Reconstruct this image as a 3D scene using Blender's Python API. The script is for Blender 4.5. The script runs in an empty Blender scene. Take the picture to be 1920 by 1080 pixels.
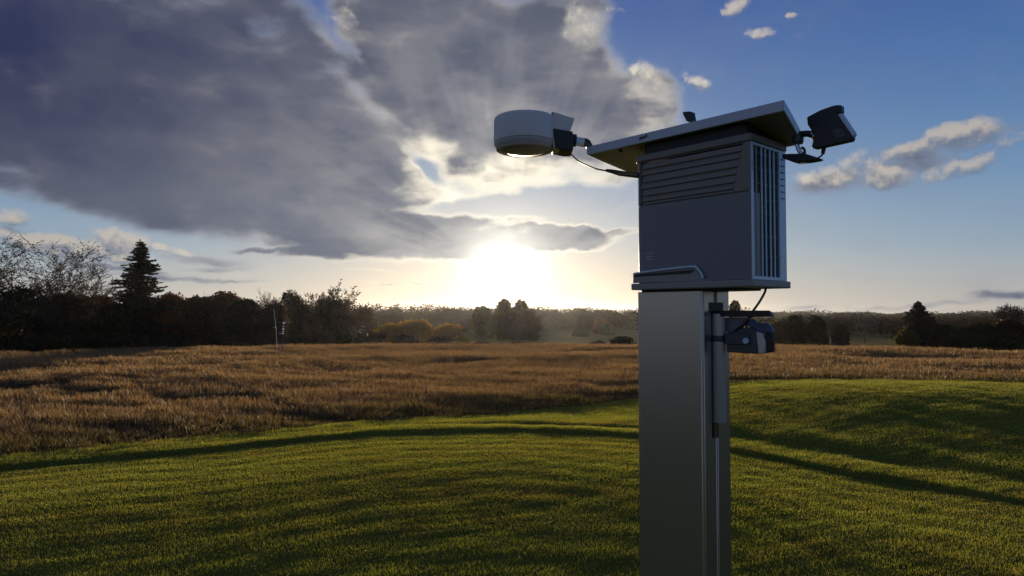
import bpy, bmesh, math, random
import numpy as np
from mathutils import Vector, Matrix

R = math.radians
SC = bpy.context.scene
COL = SC.collection

# ------------------------------------------------------------ camera
FPX = 1280.0                      # focal length in pixels of a 1920 px wide frame
CAMH = 3.0
PITCH = math.atan(43.0 / FPX)
cam_data = bpy.data.cameras.new('camera')
cam_data.sensor_width = 36.0
cam_data.lens = 36.0 * FPX / 1920.0
cam_data.clip_start = 0.05
cam_data.clip_end = 20000.0
cam = bpy.data.objects.new('camera', cam_data)
COL.objects.link(cam)
cam.location = (0, 0, CAMH)
cam.rotation_euler = (R(90) + PITCH, 0, 0)
SC.camera = cam

def ray(px, py):
    u = (px - 960.0) / FPX
    v = (540.0 - py) / FPX
    c, s = math.cos(PITCH), math.sin(PITCH)
    return Vector((u, c - v * s, s + v * c))

def azel(px, py):
    d = ray(px, py).normalized()
    return math.degrees(math.atan2(d.x, d.y)), math.degrees(math.asin(d.z))

# ------------------------------------------------------------ exposure
SC.view_settings.view_transform = 'Standard'
SC.view_settings.look = 'None'
EXPO = 0.5
SC.view_settings.exposure = EXPO
SC.view_settings.gamma = 1.0
SC.view_settings.use_curve_mapping = False

# ------------------------------------------------------------ sun
SUN_AZ, SUN_EL = azel(945, 507)
sd = ray(945, 507).normalized()
sun_data = bpy.data.lights.new('sun', 'SUN')
sun_data.energy = 5.0
sun_data.angle = R(0.6)
sun_data.color = (1.0, 0.80, 0.55)
sun = bpy.data.objects.new('sun', sun_data)
COL.objects.link(sun)
sun.rotation_euler = Vector(sd).to_track_quat('Z', 'Y').to_euler()
sun.location = (0, 30, 30)

# ------------------------------------------------------------ world
class NT:
    """tiny helper for writing node trees as expressions"""
    def __init__(self, tree):
        self.t = tree
    def n(self, typ, **kw):
        nd = self.t.nodes.new(typ)
        for k, v in kw.items():
            setattr(nd, k, v)
        return nd
    def put(self, sock, v):
        if isinstance(v, bpy.types.NodeSocket):
            self.t.links.new(v, sock)
        elif isinstance(v, (tuple, list)) and sock.type == 'RGBA' and len(v) == 3:
            sock.default_value = (*v, 1)
        else:
            sock.default_value = v
    def m(self, op, a, b=None, c=None, clamp=False):
        nd = self.n('ShaderNodeMath', operation=op, use_clamp=clamp)
        self.put(nd.inputs[0], a)
        if b is not None: self.put(nd.inputs[1], b)
        if c is not None: self.put(nd.inputs[2], c)
        return nd.outputs[0]
    def vm(self, op, a, b=None):
        nd = self.n('ShaderNodeVectorMath', operation=op)
        self.put(nd.inputs[0], a)
        if b is not None:
            if op == 'SCALE': self.put(nd.inputs['Scale'], b)
            else: self.put(nd.inputs[1], b)
        return nd.outputs['Value'] if op in ('LENGTH', 'DOT_PRODUCT') else nd.outputs['Vector']
    def ss(self, x, a, b, o0=0.0, o1=1.0, kind='SMOOTHSTEP'):
        nd = self.n('ShaderNodeMapRange', interpolation_type=kind)
        self.put(nd.inputs[0], x)
        for i, v in enumerate((a, b, o0, o1)):
            self.put(nd.inputs[i + 1], v)
        return nd.outputs[0]
    def mix(self, f, a, b, blend='MIX'):
        nd = self.n('ShaderNodeMix', data_type='RGBA', blend_type=blend)
        self.put(nd.inputs[0], f); self.put(nd.inputs[6], a); self.put(nd.inputs[7], b)
        return nd.outputs[2]
    def noise(self, v, scale, detail=5.0, rough=0.5, dist=0.0, out=0):
        nd = self.n('ShaderNodeTexNoise')
        self.put(nd.inputs['Vector'], v)
        nd.inputs['Scale'].default_value = scale
        nd.inputs['Detail'].default_value = detail
        nd.inputs['Roughness'].default_value = rough
        nd.inputs['Distortion'].default_value = dist
        return nd.outputs[out]
    def xyz(self, x, y, z):
        nd = self.n('ShaderNodeCombineXYZ')
        self.put(nd.inputs[0], x); self.put(nd.inputs[1], y); self.put(nd.inputs[2], z)
        return nd.outputs[0]

def S(r, g, b):
    """sRGB 0-255 -> linear"""
    return tuple(((c / 255) / 12.92 if c / 255 <= 0.04045 else ((c / 255 + 0.055) / 1.055) ** 2.4) for c in (r, g, b))

WS = 0.12
world = bpy.data.worlds.new('World')
SC.world = world
world.use_nodes = True
wt = world.node_tree
wt.nodes.clear()
W = NT(wt)
gen = W.n('ShaderNodeTexCoord').outputs['Generated']
sky = W.n('ShaderNodeTexSky', sky_type='NISHITA')
sky.sun_disc = False
sky.sun_elevation = R(SUN_EL)
sky.sun_rotation = R(SUN_AZ)
sky.altitude = 50
sky.air_density = 1.0
sky.dust_density = 1.2
sky.ozone_density = 2.0

sep = W.n('ShaderNodeSeparateXYZ'); wt.links.new(gen, sep.inputs[0])
azr = W.m('ARCTAN2', sep.outputs[0], sep.outputs[1])
elr = W.m('ARCSINE', sep.outputs[2])
az = W.m('MULTIPLY', azr, 57.29578)
el = W.m('MULTIPLY', elr, 57.29578)
P0 = W.xyz(az, el, 0.0)
# coordinates on a cloud deck: stretches the noise towards the horizon
zz = W.m('ADD', W.m('MAXIMUM', sep.outputs[2], 0.0), 0.10)
Q = W.xyz(W.m('DIVIDE', sep.outputs[0], zz), W.m('DIVIDE', sep.outputs[1], zz), 0.0)
sdot = W.vm('DOT_PRODUCT', gen, tuple(sd))
sang = W.m('MULTIPLY', W.m('ARCCOSINE', W.m('MINIMUM', sdot, 0.999999)), 57.29578)

def warp(p, scale, amp, detail=3.0):
    c = W.noise(p, scale, detail, 0.55, out=1)
    return W.vm('ADD', p, W.vm('MULTIPLY', W.vm('SUBTRACT', c, (0.5, 0.5, 0.5)), amp))

# blobs: centre px, centre py, half width px, half height px, tilt deg (+ = rising to the right), weight, softness
DECK = [
 (60, 150, 640, 230, 0, 1.25, .6), (420, 250, 520, 190, -8, 1.2, .6), (700, 330, 330, 120, -14, 1.1, .5),
 (330, 355, 430, 88, -5, .95, .6), (640, 422, 290, 60, -8, 1.0, .6), (130, 330, 320, 62, -4, .8, .6),
 (420, 60, 300, 170, 0, .9, .6), (860, 130, 300, 190, -30, 1.1, .5), (1010, 170, 230, 130, -22, 1.1, .5),
 (1130, 185, 150, 95, -18, 1.0, .6), (960, 60, 190, 90, 0, .8, .6), (860, 270, 130, 100, -50, .8, .7),
 (1000, 320, 230, 60, 0, .62, .8), (820, 340, 90, 60, -40, .45, .8), (1120, 320, 120, 70, 0, .6, .8),
 (1080, 30, 90, 70, 0, .66, .7), (1225, 165, 70, 55, -35, .8, .6), (1225, 230, 75, 50, -20, .7, .8),
 (800, 440, 165, 46, -10, 1.25, .5), (900, 440, 90, 36, 0, 1.1, .6), (1040, 444, 135, 27, -3, 1.2, .6), (1150, 440, 70, 10, 4, .6, .7),
 (600, 474, 115, 18, -4, .85, .8), (490, 463, 90, 8, 0, .65, .8), (360, 478, 150, 18, -5, .62, .9), (540, 452, 150, 14, -5, .6, .9), (300, 520, 230, 9, 1, .5, .9), (760, 530, 120, 5, 0, .45, .9),
 (180, 505, 240, 11, -2, .6, .9), (420, 497, 120, 9, 3, .5, .9), (600, 545, 120, 5, 0, .5, .9), (480, 520, 200, 6, 0, .45, .9), (700, 505, 90, 5, 0, .4, .9), (330, 425, 140, 12, -5, .5, .8),
 (660, 92, 50, 28, -20, -.45, 1.0), (492, 42, 60, 30, 0, -.4, .9), (690, 120, 40, 20, -50, -.25, .9),
 (600, 30, 70, 40, -20, -.35, .9),
 (940, 392, 230, 20, 3, -.9, .7), (880, 355, 130, 34, -20, -.55, .9), (1060, 365, 140, 22, 5, -.45, .9), (800, 325, 46, 34, -50, -.55, 1.0), (770, 300, 70, 20, -40, -.4, .9), (1070, 130, 60, 20, -50, -.25, .9),
 (1700, 573, 220, 8, 0, .5, .9), (1880, 560, 90, 14, 0, .6, .9), (1500, 572, 80, 7, 0, .5, .9), (1690, 315, 300, 55, 10, .50, 1.0), (1850, 250, 140, 40, 8, .5, 1.0), (1560, 345, 130, 34, 4, .5, 1.0),
]
CUMU = [
 (105, 460, 95, 28, -3, 1.1, .6), (215, 460, 82, 36, 0, 1.1, .6), (25, 405, 50, 30, -15, .8, .8), (10, 440, 60, 20, 0, .7, .8), (330,470,60,14,-10,.6,.8),
 (1740, 268, 100, 28, 14, .95, .8), (1815, 258, 85, 36, 12, 1.0, .8), (1895, 262, 80, 22, 10, .6, .9),
 (1560, 330, 85, 32, 10, .95, .8), (1650, 326, 80, 32, -10, .95, .8), (1805, 310, 90, 28, 18, .95, .8), (1610, 295, 60, 18, 20, .4, .9), (1510, 335, 50, 20, 0, .6, .9),
 (1428, 58, 34, 14, 0, .8, .8), (1310, 155, 32, 22, -20, .9, .8), (1385, 8, 36, 20, 20, .8, .8), (1150, 20, 40, 10, 0, .5, .8), (1485, 28, 16, 8, 0, .7, .8),
 (1215, 150, 50, 36, -40, .75, .8), (1100, 50, 60, 60, -60, .62, .9), (640, 30, 40, 70, -60, .5, .9),
]
def field(P, lst):
    tot = neg = None
    for (cx, cy, hw, hh, tilt, wgt, soft) in lst:
        a, e = azel(cx, cy)
        ax, _ = azel(cx + 20, cy); _, ey = azel(cx, cy - 20)
        kx = abs(ax - a) / 20; ky = abs(ey - e) / 20
        mp = W.n('ShaderNodeMapping', vector_type='TEXTURE')
        wt.links.new(P, mp.inputs[0])
        mp.inputs[1].default_value = (a, e, 0)
        mp.inputs[2].default_value = (0, 0, R(tilt))
        mp.inputs[3].default_value = (hw * kx * 1.25, hh * ky * 1.25, 1)
        r = W.vm('LENGTH', mp.outputs[0])
        v = W.ss(r, 1.0, 1.0 - soft, 0.0, wgt)
        if wgt < 0: neg = v if neg is None else W.m('ADD', neg, v)
        else: tot = v if tot is None else W.m('SMOOTH_MAX', tot, v, 0.25)
    return tot if neg is None else W.m('ADD', tot, neg)
def ex(x, k):
    return W.m('EXPONENT', W.m('MULTIPLY', x, -1.0 / k))

Pn = W.xyz(az, W.m('MULTIPLY', el, 1.6), 0.0)
# ---- clear sky: the Nishita sky graded towards the cool, clean air of the place
def ramp(x, stops):
    nd = W.n('ShaderNodeValToRGB')
    cr = nd.color_ramp
    while len(cr.elements) < len(stops): cr.elements.new(0.5)
    for e_, (p_, c_) in zip(cr.elements, stops):
        e_.position = p_; e_.color = (*c_, 1)
    wt.links.new(x, nd.inputs[0])
    return nd.outputs[0]
air = ramp(W.m('DIVIDE', el, 45.0), [(0.0, S(168, 166, 164)), (0.045, S(158, 166, 174)), (0.11, S(126, 155, 182)), (0.22, S(94, 136, 180)),
                                   (0.36, S(66, 112, 170)), (0.52, S(48, 90, 158)), (0.75, S(38, 74, 142)), (1.0, S(38, 66, 126))])
warm = W.mix(1.0, (1.0, .93, .74), ex(sang, 13.0), 'MULTIPLY')
air = W.mix(W.m('MULTIPLY', W.m('MULTIPLY', ex(sang, 20.0), ex(el, 9.0)), 1.15, clamp=True), air, (.84, .82, .70))
nish = W.vm('SCALE', sky.outputs[0], WS)
clear = W.mix(0.90, nish, air)
# ---- the deck
Pw = warp(warp(P0, 0.12, (4.5, 2.0, 0), 2), 0.55, (1.6, .8, 0), 5)
F = field(Pw, DECK)
n1 = W.noise(warp(Q, 0.5, (.6, .6, 0)), 0.75, 3, 0.5)           # broad streaks of the deck
n2 = W.noise(warp(W.vm('MULTIPLY', Pn, (.8, 1.1, 1)), 0.22, (2, 2, 0)), 0.19, 5, 0.5)          # billows
gate = W.ss(F, 0.02, 0.40)
dens = W.m('ADD', F, W.m('MULTIPLY', gate, W.m('ADD', W.m('MULTIPLY', W.m('SUBTRACT', n2, 0.5), 1.3), W.m('MULTIPLY', W.m('SUBTRACT', n1, 0.5), 0.5))))
alpha = W.ss(dens, 0.14, 0.78)
thick = W.ss(dens, 0.30, 0.92)
thin_c = W.mix(W.ss(sang, 5, 26), (1.0, .90, .72), S(128, 134, 150))
dark_c = W.mix(W.ss(sang, 3, 42), S(94, 101, 120), S(38, 47, 84))
st = W.ss(n1, 0.36, 0.66)
dark_c = W.mix(W.m('MULTIPLY', st, W.ss(sang, 50, 15, .08, .4)), dark_c, S(100, 106, 122))
dark_c = W.mix(W.ss(el, 14, 4, 0.0, 0.45), dark_c, S(104, 114, 132))
n3 = W.noise(warp(P0, 0.3, (2, 1.2, 0)), 0.13, 4, 0.5)
dark_c = W.mix(W.ss(n3, 0.35, 0.7, -0.0, 0.30), dark_c, S(92, 96, 110))
cloud = W.mix(thick, thin_c, dark_c)
BRIGHT = [(930, 345, 250, 70, 4, .9, .9), (1080, 340, 180, 60, 0, .7, .9), (790, 320, 60, 110, -30, .7, .9), (630, 60, 60, 110, -40, .55, .9),
 (1090, 40, 90, 80, -60, .6, .9), (1240, 190, 90, 70, -40, .6, .9), (950, 420, 60, 20, 0, .5, .9)]
BF = field(warp(P0, 0.35, (3, 2, 0), 4), BRIGHT)
cloud = W.mix(W.m('MULTIPLY', W.ss(W.m('ADD', BF, W.m('MULTIPLY', W.m('SUBTRACT', 0.5, n2), 2.2)), 0.2, 1.0), W.ss(BF, 0.0, 0.25)), cloud,
              W.mix(W.ss(sang, 6, 24), (.95, .86, .68), S(168, 164, 162)))
# sunbeams fanning out from the sun through the deck
rel = W.vm('SUBTRACT', P0, (SUN_AZ, SUN_EL, 0))
sr = W.n('ShaderNodeSeparateXYZ'); wt.links.new(rel, sr.inputs[0])
phi = W.m('ARCTAN2', sr.outputs[0], sr.outputs[1])
beam = W.noise(W.xyz(phi, W.m('MULTIPLY', sang, .012), 0.0), 6.5, 2, 0.5)
bm_ = W.m('MULTIPLY', W.m('MULTIPLY', W.ss(sang, 4, 9), ex(sang, 9.0)), W.ss(beam, 0.38, 0.66))
sil = W.m('MULTIPLY', W.m('MULTIPLY', W.ss(n2, 0.42, 0.64, 1.0, 0.0), ex(sang, 11.0)), 1.0)
cloud = W.mix(1.0, cloud, W.vm('SCALE', (1.0, .92, .74), W.m('ADD', W.m('MULTIPLY', bm_, 0.28), W.m('MULTIPLY', sil, 0.30))), 'ADD')
col = W.mix(alpha, clear, cloud)
# ---- unseen grey cloud added overhead, behind and beside the camera to shape the light
behind = W.m('MAXIMUM', W.ss(W.m('MULTIPLY', az, -1.0), 48, 80), W.ss(az, 135, 170))
over = W.m('MAXIMUM', behind, W.ss(el, 34, 60))
nb = W.noise(Q, 0.9, 5, 0.6)
col = W.mix(W.m('MULTIPLY', over, W.ss(nb, 0.38, 0.62, 0, .8)), col, W.mix(W.ss(nb, .5, .8), W.mix(W.ss(el, 14, 2), S(122, 124, 130), S(176, 168, 156)), S(88, 92, 100)))
# ---- small cumulus
def cdens(off):
    p = W.vm('ADD', P0, off)
    nn = W.noise(warp(p, 0.9, (.9, .9, 0), 2), 0.5, 7, 0.6)
    f = field(warp(p, 0.5, (2.4, 1.4, 0), 5), CUMU)
    return W.m('ADD', f, W.m('MULTIPLY', W.ss(f, 0.0, 0.4), W.m('MULTIPLY', W.m('SUBTRACT', nn, 0.5), 2.3)))
c0 = cdens((0, 0, 0)); c1 = cdens((-0.12, 0.55, 0))
ca = W.ss(c0, 0.18, 1.05)
up = W.ss(W.m('SUBTRACT', c0, c1), -0.35, 0.55)
top_c = W.mix(W.ss(sang, 6, 34), (1.0, .92, .74), S(188, 178, 168))
bot_c = W.mix(W.ss(sang, 6, 38), S(150, 146, 142), S(106, 116, 136))
cc = W.mix(up, bot_c, top_c)
col = W.mix(W.m('MULTIPLY', ca, 0.85), col, cc)
# ---- light scattered round the sun
g3 = W.m('EXPONENT', W.m('MULTIPLY', W.m('POWER', W.m('DIVIDE', sang, 2.1), 1.5), -1.0))
glow = W.m('ADD', W.m('MULTIPLY', g3, 2.0), W.m('ADD', W.m('MULTIPLY', ex(sang, 4.2), 0.36), W.m('MULTIPLY', ex(sang, 16.0), 0.05)))
fin = W.mix(1.0, col, W.vm('SCALE', (1.0, .94, .78), glow), 'ADD')
fin = W.mix(W.ss(el, -0.5, -2.0), fin, (0.05, 0.05, 0.03))
bg = W.n('ShaderNodeBackground')
wt.links.new(W.vm('SCALE', fin, 2 ** -EXPO / WS), bg.inputs[0])
bg.inputs[1].default_value = WS
wo = W.n('ShaderNodeOutputWorld')
wt.links.new(bg.outputs[0], wo.inputs[0])
world.cycles.sampling_method = 'MANUAL'
world.cycles.sample_map_resolution = 512

# ============================================================ helpers
def tag(o, label=None, cat=None, group=None, kind=None):
    if label: o['label'] = label
    if cat: o['category'] = cat
    if group: o['group'] = group
    if kind: o['kind'] = kind
    return o

def empty(name, loc=(0, 0, 0), rz=0.0):
    o = bpy.data.objects.new(name, None)
    o.empty_display_size = 0.2
    COL.objects.link(o)
    o.location = loc
    o.rotation_euler = (0, 0, rz)
    return o

def np_mesh(name, verts, faces, mat, parent=None, attrs=None, smooth=False):
    """verts (n,3), faces (m,k) with one k: ONE mesh object"""
    verts = np.asarray(verts, dtype=np.float32)
    faces = np.asarray(faces, dtype=np.int32)
    me = bpy.data.meshes.new(name)
    k = faces.shape[1]
    me.vertices.add(len(verts)); me.vertices.foreach_set('co', verts.ravel())
    me.loops.add(faces.size); me.loops.foreach_set('vertex_index', faces.ravel())
    me.polygons.add(len(faces))
    me.polygons.foreach_set('loop_start', np.arange(0, faces.size, k, dtype=np.int32))
    me.polygons.foreach_set('loop_total', np.full(len(faces), k, dtype=np.int32))
    if smooth: me.polygons.foreach_set('use_smooth', np.ones(len(faces), dtype=bool))
    if attrs:
        for an, av in attrs.items():
            at = me.attributes.new(an, 'FLOAT', 'POINT')
            at.data.foreach_set('value', np.asarray(av, dtype=np.float32))
    me.update(calc_edges=True)
    me.materials.append(mat)
    o = bpy.data.objects.new(name, me)
    COL.objects.link(o)
    if parent is not None: o.parent = parent
    return o

def mat_new(name):
    m = bpy.data.materials.new(name)
    m.use_nodes = True
    m.node_tree.nodes.clear()
    N = NT(m.node_tree)
    out = N.n('ShaderNodeOutputMaterial')
    return m, N, out

def bsdf(N, out, color, rough=0.5, metal=0.0, spec=0.5, bump=None, bstr=0.3, bdist=0.01, **kw):
    b = N.n('ShaderNodeBsdfPrincipled')
    N.put(b.inputs['Base Color'], color if not isinstance(color, tuple) else (*color[:3], 1))
    N.put(b.inputs['Roughness'], rough)
    N.put(b.inputs['Metallic'], metal)
    N.put(b.inputs['Specular IOR Level'], spec)
    for k, v in kw.items():
        N.put(b.inputs[k.replace('_', ' ')], v)
    if bump is not None:
        bp = N.n('ShaderNodeBump')
        bp.inputs['Strength'].default_value = bstr
        bp.inputs['Distance'].default_value = bdist
        N.put(bp.inputs['Height'], bump)
        N.t.links.new(bp.outputs[0], b.inputs['Normal'])
    if out is not None: N.t.links.new(b.outputs[0], out.inputs[0])
    return b

def leaf_mat(name, c1, c2, trans=0.45, tcol=None, scale=0.5, attr=None, spec=0.15, c3=None, rough=.6):
    """thin leaf or blade: diffuse and translucent, colour varies from leaf to leaf"""
    m, N, out = mat_new(name)
    pos = N.n('ShaderNodeTexCoord').outputs['Object']
    nz = N.noise(pos, scale, 4, 0.6)
    f = N.ss(nz, 0.32, 0.68)
    if attr:
        a = N.n('ShaderNodeAttribute', attribute_name=attr).outputs['Fac']
        f = N.m('ADD', N.m('MULTIPLY', f, 0.6), N.m('MULTIPLY', a, 0.4))
    col = N.mix(f, (*c1, 1), (*c2, 1))
    if c3 is not None and attr:
        a2 = N.n('ShaderNodeAttribute', attribute_name='tint').outputs['Fac']
        col = N.mix(a2, col, (*c3, 1))
    b = bsdf(N, None, col, rough, 0.0, spec)
    t = N.n('ShaderNodeBsdfTranslucent')
    N.put(t.inputs[0], N.mix(1.0, col, (*(tcol or (1.5, 1.4, .7)), 1), 'MULTIPLY'))
    ms = N.n('ShaderNodeMixShader')
    ms.inputs[0].default_value = trans
    N.t.links.new(b.outputs[0], ms.inputs[1]); N.t.links.new(t.outputs[0], ms.inputs[2])
    N.t.links.new(ms.outputs[0], out.inputs[0])
    return m

def smooth(x, a, b):
    t = np.clip((x - a) / (b - a), 0, 1)
    return t * t * (3 - 2 * t)

def sines(x, y, wl, seed, n=7):
    """smooth aperiodic noise in about -1..1 with wavelength wl"""
    rg = np.random.RandomState(seed)
    s = np.zeros_like(x, dtype=np.float64)
    for i in range(n):
        th = rg.uniform(0, 2 * np.pi); k = 2 * np.pi / (wl * rg.uniform(0.6, 1.7)); ph = rg.uniform(0, 6.28)
        s += np.sin((x * np.cos(th) + y * np.sin(th)) * k + ph)
    return s / math.sqrt(n) * 0.8

# ============================================================ terrain
def gp(px, py, z=0.0):
    d = ray(px, py)
    t = (z - CAMH) / d.z
    return d.x * t, d.y * t

def curve(pts, z=0.0):
    A, Rr = [], []
    for px, py in pts:
        x, y = gp(px, py, z)
        A.append(math.atan2(x, y)); Rr.append(math.hypot(x, y))
    return np.array(A), np.array(Rr)

DITCH = curve([(-250, 905), (0, 880), (200, 862), (400, 845), (700, 815), (960, 808), (1190, 818), (1370, 846), (1600, 893), (1920, 944), (2150, 975)], -0.15)
EDGE = curve([(-250, 885), (0, 866), (200, 845), (400, 824), (620, 800), (700, 795), (900, 777), (1190, 750), (1370, 736), (1680, 736), (1920, 741), (2200, 745)], -0.22)
FAR = curve([(-300, 668), (0, 657), (300, 651), (480, 649), (720, 639), (950, 641), (1190, 648), (1450, 645), (1700, 652), (1920, 662), (2200, 668)], 0.0)
def rC(a): return np.interp(a, *DITCH)
def rE(a): return np.interp(a, *EDGE) + 0.12 * np.sin(a * 41) + 0.10 * np.sin(a * 117 + 1) + .07 * np.sin(a * 311)
def rF(a): return np.interp(a, *FAR)

def height(x, y):
    x = np.asarray(x, dtype=np.float64); y = np.asarray(y, dtype=np.float64)
    r = np.hypot(x, y); a = np.arctan2(x, y)
    c, e, f = rC(a), rE(a), rF(a)
    # lawn in front: climbs gently to its crest, undulates across the slope
    z = -0.26 * (1 - smooth(r, 4.0, c - 3.5))
    arc = (r - c)
    lawn = 1 - smooth(r, c - 0.5, c)
    z += lawn * (0.0045 * np.sin(arc * 7.0 + 1.3 * sines(x, y, 6, 3)) + 0.003 * sines(x * 0.35, y, 2.2, 4) + 0.0035 * sines(x * .5, y, .7, 41))
    z -= 0.17 * smooth(r, c - 5.0, c + .6)
    # the ditch and the unmown bank behind it
    z += -0.07 * np.exp(-((r - c - 0.02) / 0.12) ** 2)
    right = smooth(a, 0.12, 0.34)
    bank = smooth(r, c + 0.04, c + 0.34)
    z += bank * (0.050 - 0.006 * right + 0.008 * sines(x, y, 2.5, 9))
    z += -0.035 * right * np.exp(-((r - c - 1.9) / 0.55) ** 2) * bank
    z += -0.20 * (1 - smooth(a, .12, .32)) * smooth(r, c + .6, c + 5.0)
    mid = np.exp(-((a - .06) / .16) ** 2)
    z += -0.07 * mid * np.exp(-((r - c - 1.2) / 0.3) ** 2)
    # the second mound, right
    m2 = np.exp(-((x - 13.5) / 7.2) ** 4) * np.exp(-(np.maximum(np.abs(y - 22.5) - 1.0, 0) / 5.2) ** 2)
    m2 = np.where(x < 6.3, 0, 1) * 0 + np.exp(-(np.maximum(12.5 - x, 0) / 6.0) ** 2) * np.exp(-(np.maximum(x - 16, 0) / 9.0) ** 2) * np.exp(-((y - 23.5) / 7.0) ** 2)
    z += bank * 0.50 * m2 * smooth(r, c + 1.2, c + 3.5)
    z += bank * (1 - smooth(r, e - .6, e)) * 0.014 * sines(x, y, 2.0, 14)
    # meadow
    med = smooth(r, e, e + 1.5) * (1 - smooth(r, f + 10, f + 40))
    z += med * (0.045 * sines(x * .6, y, 5.0, 21) + 0.05 * sines(x * .7, y, 1.7, 22) + 0.09 * sines(x * .7, y, 15, 23) * smooth(r, 26, 40))
    # beyond: the ground drops away to a wide, wooded valley
    z += -4.8 * smooth(r, f - 1.0, f + 48) - 1.9 * smooth(r, 120, 320) - 3.4 * smooth(r, 300, 800) + 1.5 * smooth(r, 1300, 2600)
    z += smooth(r, 150, 400) * 0.9 * sines(x, y, 160, 31) + smooth(r, 140, 220) * (1 - smooth(r, 260, 420)) * 0.35 * sines(x * .5, y, 26, 32)
    return z

def hz(x, y): return float(height(np.array([x]), np.array([y]))[0])

def build_ground():
    azs = np.concatenate([np.arange(-180, -50, 3.0), np.arange(-50, 50, 0.25), np.arange(50, 180, 3.0)])
    azs = np.radians(azs)
    rs = np.concatenate([[0.05, .3, .7, 1.2, 1.8, 2.5, 3.2], np.arange(4.0, 27.0, 0.08), np.arange(27.0, 70.0, 0.45), np.geomspace(70, 2600, 80)])
    A, Rr = np.meshgrid(azs, rs)
    X = Rr * np.sin(A); Y = Rr * np.cos(A)
    Z = height(X, Y)
    nr, na = X.shape
    V = np.stack([X, Y, Z], -1).reshape(-1, 3)
    i = np.arange(nr - 1)[:, None]; j = np.arange(na)[None, :]
    jn = (j + 1) % na
    F = np.stack(np.broadcast_arrays(i * na + j, (i + 1) * na + j, (i + 1) * na + jn, i * na + jn), -1).reshape(-1, 4)[:, ::-1]
    e = rE(A); f = rF(A)
    med = smooth(Rr, e - .1, e + .25) * (1 - smooth(Rr, f + 6, f + 20))
    far = smooth(Rr, f + 6, f + 20)
    wood = smooth(Rr, 300, 420)
    m, N, out = mat_new('ground_soil_and_turf')
    pos = N.n('ShaderNodeTexCoord').outputs['Object']
    am = N.n('ShaderNodeAttribute', attribute_name='meadow').outputs['Fac']
    af = N.n('ShaderNodeAttribute', attribute_name='valley').outputs['Fac']
    aw = N.n('ShaderNodeAttribute', attribute_name='wooded').outputs['Fac']
    n1 = N.noise(pos, 0.8, 5, 0.6); n2 = N.noise(pos, 14, 4, 0.6); n3 = N.noise(pos, 0.02, 5, 0.6)
    turf = N.mix(N.ss(n1, .3, .7), (0.06, 0.075, 0.016, 1), (0.10, 0.10, 0.022, 1))
    soil = N.mix(N.ss(n1, .35, .65), (0.035, 0.024, 0.015, 1), (0.075, 0.048, 0.026, 1))
    soil = N.mix(N.m('MULTIPLY', n2, .5), soil, (0.02, 0.016, 0.01, 1))
    field = N.mix(N.ss(n3, .42, .6), (0.20, 0.165, 0.06, 1), (0.26, 0.19, 0.08, 1))
    field = N.mix(aw, field, (0.03, 0.026, 0.016, 1))
    c = N.mix(am, turf, soil); c = N.mix(af, c, field)
    bsdf(N, out, c, 1.0, 0, 0.0, bump=n2, bstr=0.6, bdist=0.03)
    g = np_mesh('ground', V, F, m, smooth=True, attrs={'meadow': med.ravel(), 'valley': far.ravel(), 'wooded': wood.ravel()})
    tag(g, kind='structure')
build_ground()

def scatter(rng, n, a0, a1, r0, r1, power=1.0):
    a = rng.uniform(a0, a1, n)
    r = (r0 ** (2 * power) + rng.uniform(0, 1, n) * (r1 ** (2 * power) - r0 ** (2 * power))) ** (0.5 / power)
    return a, r

# ------------------------------------------------------------ the mown lawn
def build_lawn():
    rng = np.random.RandomState(5)
    n = 1350000
    a, r = scatter(rng, n, R(-41), R(41), 5.2, 34.0, 0.52)
    k = r < rE(a) + 0.15
    a, r = a[k], r[k]
    x, y = r * np.sin(a), r * np.cos(a)
    z = height(x, y)
    n = len(x)
    c = rC(a); e = rE(a)
    tuft = sines(x * .5, y, .35, 61) * .5 + .5
    h = rng.uniform(0.014, 0.042, n) * np.where(rng.uniform(0, 1, n) < .02, 1.5, 1) * (0.8 + 0.45 * tuft) * (1 - .35 * smooth(r, 8, 14))
    rough_ = smooth(r, c + .05, c + .3)                       # longer on the unmown bank and by the meadow
    h *= 1 + 0.9 * rough_ * np.exp(-((r - c - .4) / .5) ** 2) + 0.5 * rough_ + .8 * smooth(r, e - .7, e)
    h *= 1 + 0.25 * sines(x * .5, y, 1.2, 62)
    w = (0.0014 + 0.00030 * r) * rng.uniform(.7, 1.3, n)
    th = rng.uniform(0, 2 * np.pi, n)
    lean = rng.uniform(0, .8, n) * h; la = rng.uniform(0, 2 * np.pi, n)
    dx, dy = np.cos(th) * w, np.sin(th) * w
    V = np.empty((n, 3, 3), dtype=np.float32)
    V[:, 0] = np.stack([x - dx, y - dy, z - .006], -1)
    V[:, 1] = np.stack([x + dx, y + dy, z - .006], -1)
    V[:, 2] = np.stack([x + lean * np.cos(la), y + lean * np.sin(la), z + h], -1)
    F = np.arange(n * 3).reshape(n, 3)
    rnd = np.repeat(rng.uniform(0, 1, n), 3)
    tint = np.repeat(np.clip((sines(x, y, 1.1, 63) * .5 + sines(x * .4, y, 4, 64) * .5) * .6 + .12 + rng.uniform(-.2, .35, n), 0, 1) * .8, 3)
    m = leaf_mat('lawn_blade', (.160, .205, .045), (.255, .272, .066), 0.45, (1.45, 1.3, .55), 1.2, 'rnd', c3=(.22, .17, .05))
    o = np_mesh('lawn_grass', V.reshape(-1, 3), F, m, attrs={'rnd': rnd, 'tint': tint})
    tag(o, 'short mown green lawn grass over the rounded foreground mounds', 'grass', kind='stuff')
build_lawn()

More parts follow.
